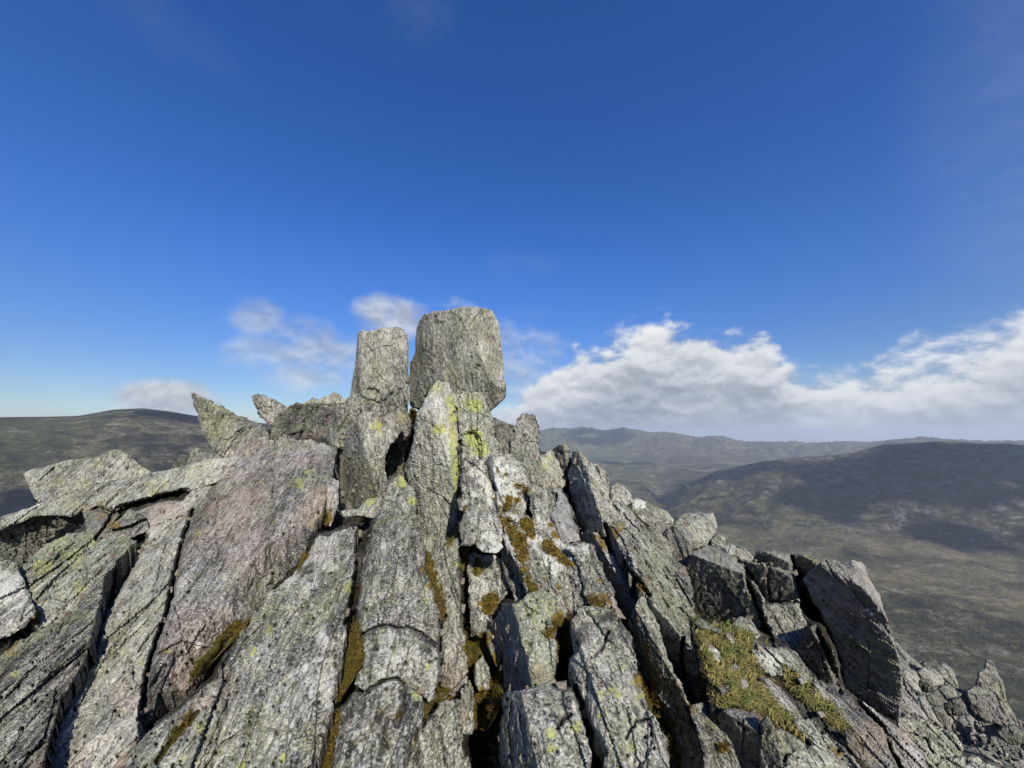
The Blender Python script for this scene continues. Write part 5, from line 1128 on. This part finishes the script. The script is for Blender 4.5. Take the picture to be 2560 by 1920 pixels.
def build_moss():
    vs_, fs_, off = [], [], 0
    for k, (rg, ol) in enumerate(MOSS):
        poly = reg(rg, ol); s = 2.6
        bd = resample(poly, s)
        b3 = np.column_stack([bd, np.full(len(bd), 3.3 * k)])
        bd = bd + np.stack([fbm(b3 / 14.0, 3), fbm(b3 / 14.0 + 40, 3)], -1) * 8.0
        x0, y0 = bd.min(0); x1, y1 = bd.max(0)
        gx, gy = np.meshgrid(np.arange(x0, x1, s), np.arange(y0, y1, s))
        g = np.stack([gx.ravel(), gy.ravel()], -1); g = g + np.random.default_rng(k).uniform(-.8, .8, g.shape)
        g = g[inside(bd, g[:, 0], g[:, 1])]
        g = g[seg_dist(g, bd) > 1.2]
        n = len(bd)
        res = delaunay_2d_cdt([Vector(p) for p in np.concatenate([bd, g]).tolist()], [(i, (i + 1) % n) for i in range(n)], [], 1, 0.02, False)
        px = np.array([(v.x, v.y) for v in res[0]])
        tri = np.array([q for q in res[2] if len(q) == 3])
        hole = fbm(np.column_stack([px / 9.0, np.full(len(px), k * 2.1)]), 3) + 0.25 * np.minimum(seg_dist(px, bd), 14) / 7 < -0.22
        tri = tri[~hole[tri].all(1)]
        i, j = zlook(px)
        t = ZS[i, j]
        db = seg_dist(px, bd)
        w = t / FPX
        rise = np.minimum(db, 9) * w * 0.22
        P = ray(px[:, 0], px[:, 1]) * t[:, None]
        bump = 0.035 * fbm(P * 9.0, 3) + 0.022 * np.abs(perlin(P * 34.0)) + 0.014 * perlin(P * 80.0)
        t = t + 0.03 * (db < 1.0) - 0.012 - rise - np.minimum(1, db / 4) * bump
        vs_.append(ray(px[:, 0], px[:, 1]) * t[:, None]); fs_.append(tri + off); off += len(px)
    V, F = np.concatenate(vs_), np.concatenate(fs_)
    nrm = np.cross(V[F[:, 1]] - V[F[:, 0]], V[F[:, 2]] - V[F[:, 0]])
    fl = np.einsum('ij,ij->i', nrm, V[F[:, 0]]) > 0
    F[fl] = F[fl][:, ::-1]
    rng = np.random.default_rng(21)
    ctr = V[F].mean(1); nr = np.cross(V[F[:, 1]] - V[F[:, 0]], V[F[:, 2]] - V[F[:, 0]]); nr /= np.linalg.norm(nr, axis=1)[:, None] + 1e-9
    pick = rng.integers(0, len(F), 26000)
    hh = rng.uniform(0.008, 0.026, (len(pick), 1))
    base = ctr[pick] + rng.normal(0, 0.004, (len(pick), 3))
    sd_ = rng.normal(0, 1, (len(pick), 3)); sd_ /= np.linalg.norm(sd_, axis=1)[:, None]
    tip = base + (nr[pick] * 0.7 + [0, 0, 0.5] + rng.normal(0, 0.45, (len(pick), 3))) * hh
    bl = np.stack([base - sd_ * 0.0028, base + sd_ * 0.0028, tip], 1).reshape(-1, 3)
    F = np.concatenate([F, np.arange(len(bl)).reshape(-1, 3) + len(V)]); V = np.concatenate([V, bl])
    o = mesh_obj('moss', V, F, moss_mat())
    tag(o, 'golden brown and green moss cushions filling cracks between the slabs', 'moss', kind='stuff')


near = np.isfinite(zbuf)
zz = np.where(near, zbuf, 0); ww = blur(near.astype(float), 4)
zfill = np.where(near, zbuf, np.where(ww > 0.02, blur(zz, 4) / np.maximum(ww, 1e-6) + 0.25, 30.0))
zmin = zfill.copy()
ZS = 0.5 * blur(zfill, 1) + 0.5 * zfill
build_moss()


# ---------------------------------------------------------------- grass on the ledge
def build_grass():
    rng = np.random.default_rng(3)
    m, nt, b = new_mat('dry mountain grass')
    at = nt.nodes.new('ShaderNodeAttribute'); at.attribute_name = 'mask'
    nt.links.new(at.outputs['Color'], b.inputs['Base Color'])
    areas = [('F', [(905, 640), (1080, 680), (1180, 690), (1260, 720), (1380, 760), (1330, 830), (1340, 930), (1400, 1010), (1400, 1110), (1500, 1230), (1640, 1330), (1700, 1500), (1500, 1390), (1400, 1300), (1280, 1260), (1060, 1268), (1040, 1150), (990, 930), (960, 780)], 6500),
             ('F', [(1420, 790), (1500, 880), (1600, 980), (1720, 1090), (1850, 1200), (1960, 1310), (1980, 1440), (1880, 1380), (1760, 1290), (1640, 1200), (1560, 1110), (1530, 1020), (1470, 900)], 2300),
             ('G', [(1470, 1520), (1540, 1500), (1590, 1560), (1540, 1580)], 120)]
    V, F, C = [], [], []
    k = 0
    for rg, ol, n in areas:
        poly = reg(rg, ol)
        lo, hi = poly.min(0), poly.max(0)
        p = rng.uniform(lo, hi, (n * 3, 2)); p = p[inside(poly, p[:, 0], p[:, 1])][:n]
        i, j = zlook(p)
        t = ZS[i, j]
        cl = fbm(np.column_stack([p / 30.0, np.zeros(len(p))]), 3)
        keep = (zid[i, j] == LEDGE_ID) & (cl > -0.5)
        for (q, tt, c) in zip(p[keep], t[keep], cl[keep]):
            B = ray(*q) * (tt + 0.01)
            h = rng.uniform(0.03, 0.085) * (1 + 0.4 * c); a = rng.uniform(0, 2 * math.pi)
            lean = np.array([math.cos(a), math.sin(a), 0]) * h * rng.uniform(0.2, 0.9) + np.array([0.25, -0.3, -0.15]) * h
            sd_ = np.array([-math.sin(a), math.cos(a), 0]) * 0.005
            mid = B + np.array([0, 0, h * 0.6]) + lean * 0.35; tip = B + np.array([0, 0, h * 0.75]) + lean
            V += [B - sd_, B + sd_, mid + sd_ * .7, mid - sd_ * .7, tip]
            F += [(k, k + 1, k + 2), (k, k + 2, k + 3), (k + 3, k + 2, k + 4)]
            g = np.clip(0.5 + 0.9 * c + rng.normal(0, .25), 0, 1)
            col = np.array([0.30, 0.235, 0.085]) * (1 - g) + np.array([0.13, 0.145, 0.035]) * g
            col = col * rng.uniform(.6, 1.3)
            C += [np.append(col * f_, 1) for f_ in (.8, .8, 1, 1, 1.15)]
            k += 5
    o = mesh_obj('grass', np.array(V), np.array(F), m, mask=np.array(C), smooth=False)
    tag(o, 'dry green and straw coloured grass on the ledge', 'grass', kind='stuff')


ZL = np.where(np.isfinite(zbuf), blur(np.where(np.isfinite(zbuf), zbuf, 9), 6), 9)
build_grass()


# ---------------------------------------------------------------- loose chips caught in the gaps
def build_chips():
    rng = np.random.default_rng(8)
    fin = np.where(np.isfinite(zbuf), zbuf, 40.0)
    step = np.zeros((ZH, ZW), bool)
    for ax in (0, 1):
        for s in (-2, 2):
            n = np.roll(fin, s, ax)
            step |= (fin - n > 0.10) & (fin - n < 0.9) & (fin < 9)
    step[:, :2] = step[:, -2:] = False; step[-3:] = False; step[:110] = False
    ii, jj = np.nonzero(step)
    k = rng.permutation(len(ii))[:800]
    tv = np.array([(1, 1, 1), (1, -1, -1), (-1, 1, -1), (-1, -1, 1), (1.2, 0, 0.2), (-0.2, 1.2, 0), (0, -0.3, 1.2), (-0.9, -0.9, -0.9)], float)
    import bmesh
    V, F, off = [], [], 0
    for i, j in zip(ii[k], jj[k]):
        p = ray(zx[j] + rng.uniform(-2, 2), zy[i] + rng.uniform(-2, 2)) * (fin[i, j] + 0.005)
        s = rng.uniform(0.008, 0.03) * (1.7 if rng.uniform() < 0.12 else 1)
        q = tv * rng.uniform(0.5, 1.1, tv.shape) * s * [1.3, 1.0, 0.7]
        a = rng.normal(size=(3, 3)); a, _ = np.linalg.qr(a)
        bm = bmesh.new()
        for v in q @ a: bm.verts.new(v)
        bmesh.ops.convex_hull(bm, input=bm.verts)
        bm.verts.index_update()
        V.append(np.array([v.co for v in bm.verts]) + p)
        F.append(np.array([[v.index for v in f.verts] for f in bm.faces if len(f.verts) == 3]) + off); off += len(bm.verts)
        bm.free()
    o = mesh_obj('rubble', np.concatenate(V), np.concatenate(F), MATS['dull'], smooth=False)
    tag(o, 'small broken chips of rock caught in cracks and ledges', 'rubble', kind='stuff')


build_chips()
# ---------------------------------------------------------------- haze: one closed box of thin even air round the land
def build_haze():
    s = 46000.0; lo, hi = -1400.0, 420.0
    v = [(x, y, z) for z in (lo, hi) for x, y in ((-s, -s), (s, -s), (s, s), (-s, s))]
    f = [(0, 3, 2, 1), (4, 5, 6, 7), (0, 1, 5, 4), (1, 2, 6, 5), (2, 3, 7, 6), (3, 0, 4, 7)]
    m = bpy.data.materials.new('thin air'); m.use_nodes = True
    nt = m.node_tree; nt.nodes.clear()
    pv = nt.nodes.new('ShaderNodeVolumePrincipled'); o = nt.nodes.new('ShaderNodeOutputMaterial')
    pv.inputs['Color'].default_value = (0.84, 0.91, 1.0, 1); pv.inputs['Density'].default_value = 5.5e-5; pv.inputs['Anisotropy'].default_value = 0.2
    nt.links.new(pv.outputs[0], o.inputs['Volume'])
    me = bpy.data.meshes.new('haze'); me.from_pydata(v, [], f); me.materials.append(m)
    ob = bpy.data.objects.new('haze', me); COL.objects.link(ob)
    tag(ob, 'thin bluish haze over the far hills', 'haze', kind='stuff')


build_haze()


# ---------------------------------------------------------------- unseen clouds added overhead and behind the viewer to shade parts of the hills
def build_shade_clouds():
    m, nt, b = new_mat('cloud white'); b.inputs['Base Color'].default_value = (0.8, 0.8, 0.8, 1); b.inputs['Roughness'].default_value = 1
    rng = np.random.default_rng(11)
    hx, hy = SUN[0] / SUN[2], SUN[1] / SUN[2]
    V, F, off = [], [], 0
    lat, lon = np.meshgrid(np.linspace(-math.pi / 2, math.pi / 2, 13), np.linspace(0, 2 * math.pi, 25)[:-1], indexing='ij')
    U = np.stack([np.cos(lat) * np.cos(lon), np.cos(lat) * np.sin(lon), np.sin(lat)], -1).reshape(-1, 3)
    i, j = np.meshgrid(np.arange(12), np.arange(24), indexing='ij')
    Q = np.stack([i * 24 + j, i * 24 + (j + 1) % 24, (i + 1) * 24 + (j + 1) % 24, (i + 1) * 24 + j], -1).reshape(-1, 4)
    for (px, py, rr, wx_, wy_, zt) in SHADE:
        d = ray(px, py); d = d / math.hypot(d[0], d[1])
        g = d * rr; g[2] = zt; H = max(2600.0, 0.75 * rr + 500)
        c = np.array([g[0] + hx * (H - zt), g[1] + hy * (H - zt), H])
        n = max(3, int(wx_ * wy_ / 15000))
        for _ in range(n):
            a, q = rng.uniform(0, 2 * math.pi), math.sqrt(rng.uniform(0, 1))
            p = c + [wx_ * q * math.cos(a), wy_ * q * math.sin(a), rng.uniform(-30, 60)]
            s = rng.uniform(90, 230) * (1.15 - 0.6 * q)
            S_ = U * [s, s, s * 0.5]; S_ = S_ * (1 + 0.45 * fbm(U * 1.7 + rng.uniform(0, 90), 3)[:, None])
            V.append(S_ + p); F.append(Q + off); off += len(U)
    F = np.concatenate(F); tri = np.concatenate([F[:, [0, 1, 2]], F[:, [0, 2, 3]]])
    o = mesh_obj('clouds', np.concatenate(V), tri, m)
    tag(o, 'unseen clouds added high overhead to shade the hills', 'clouds', kind='stuff')


SHADE = [(2400, 1190, 3900, 1000, 560, -250), (2100, 1190, 3900, 420, 420, -300), (1820, 1205, 4000, 330, 240, -350), (2350, 1262, 3450, 600, 120, -480),
         (2560, 1280, 3300, 400, 150, -500), (2000, 1262, 3500, 300, 120, -470), 
         (1680, 1255, 4300, 420, 120, -560), (1500, 1095, 9500, 900, 900, 0), (460, 1065, 3100, 240, 90, 50), (60, 1230, 2200, 260, 160, -180), (1560, 1150, 6500, 400, 250, -480)]
build_shade_clouds()
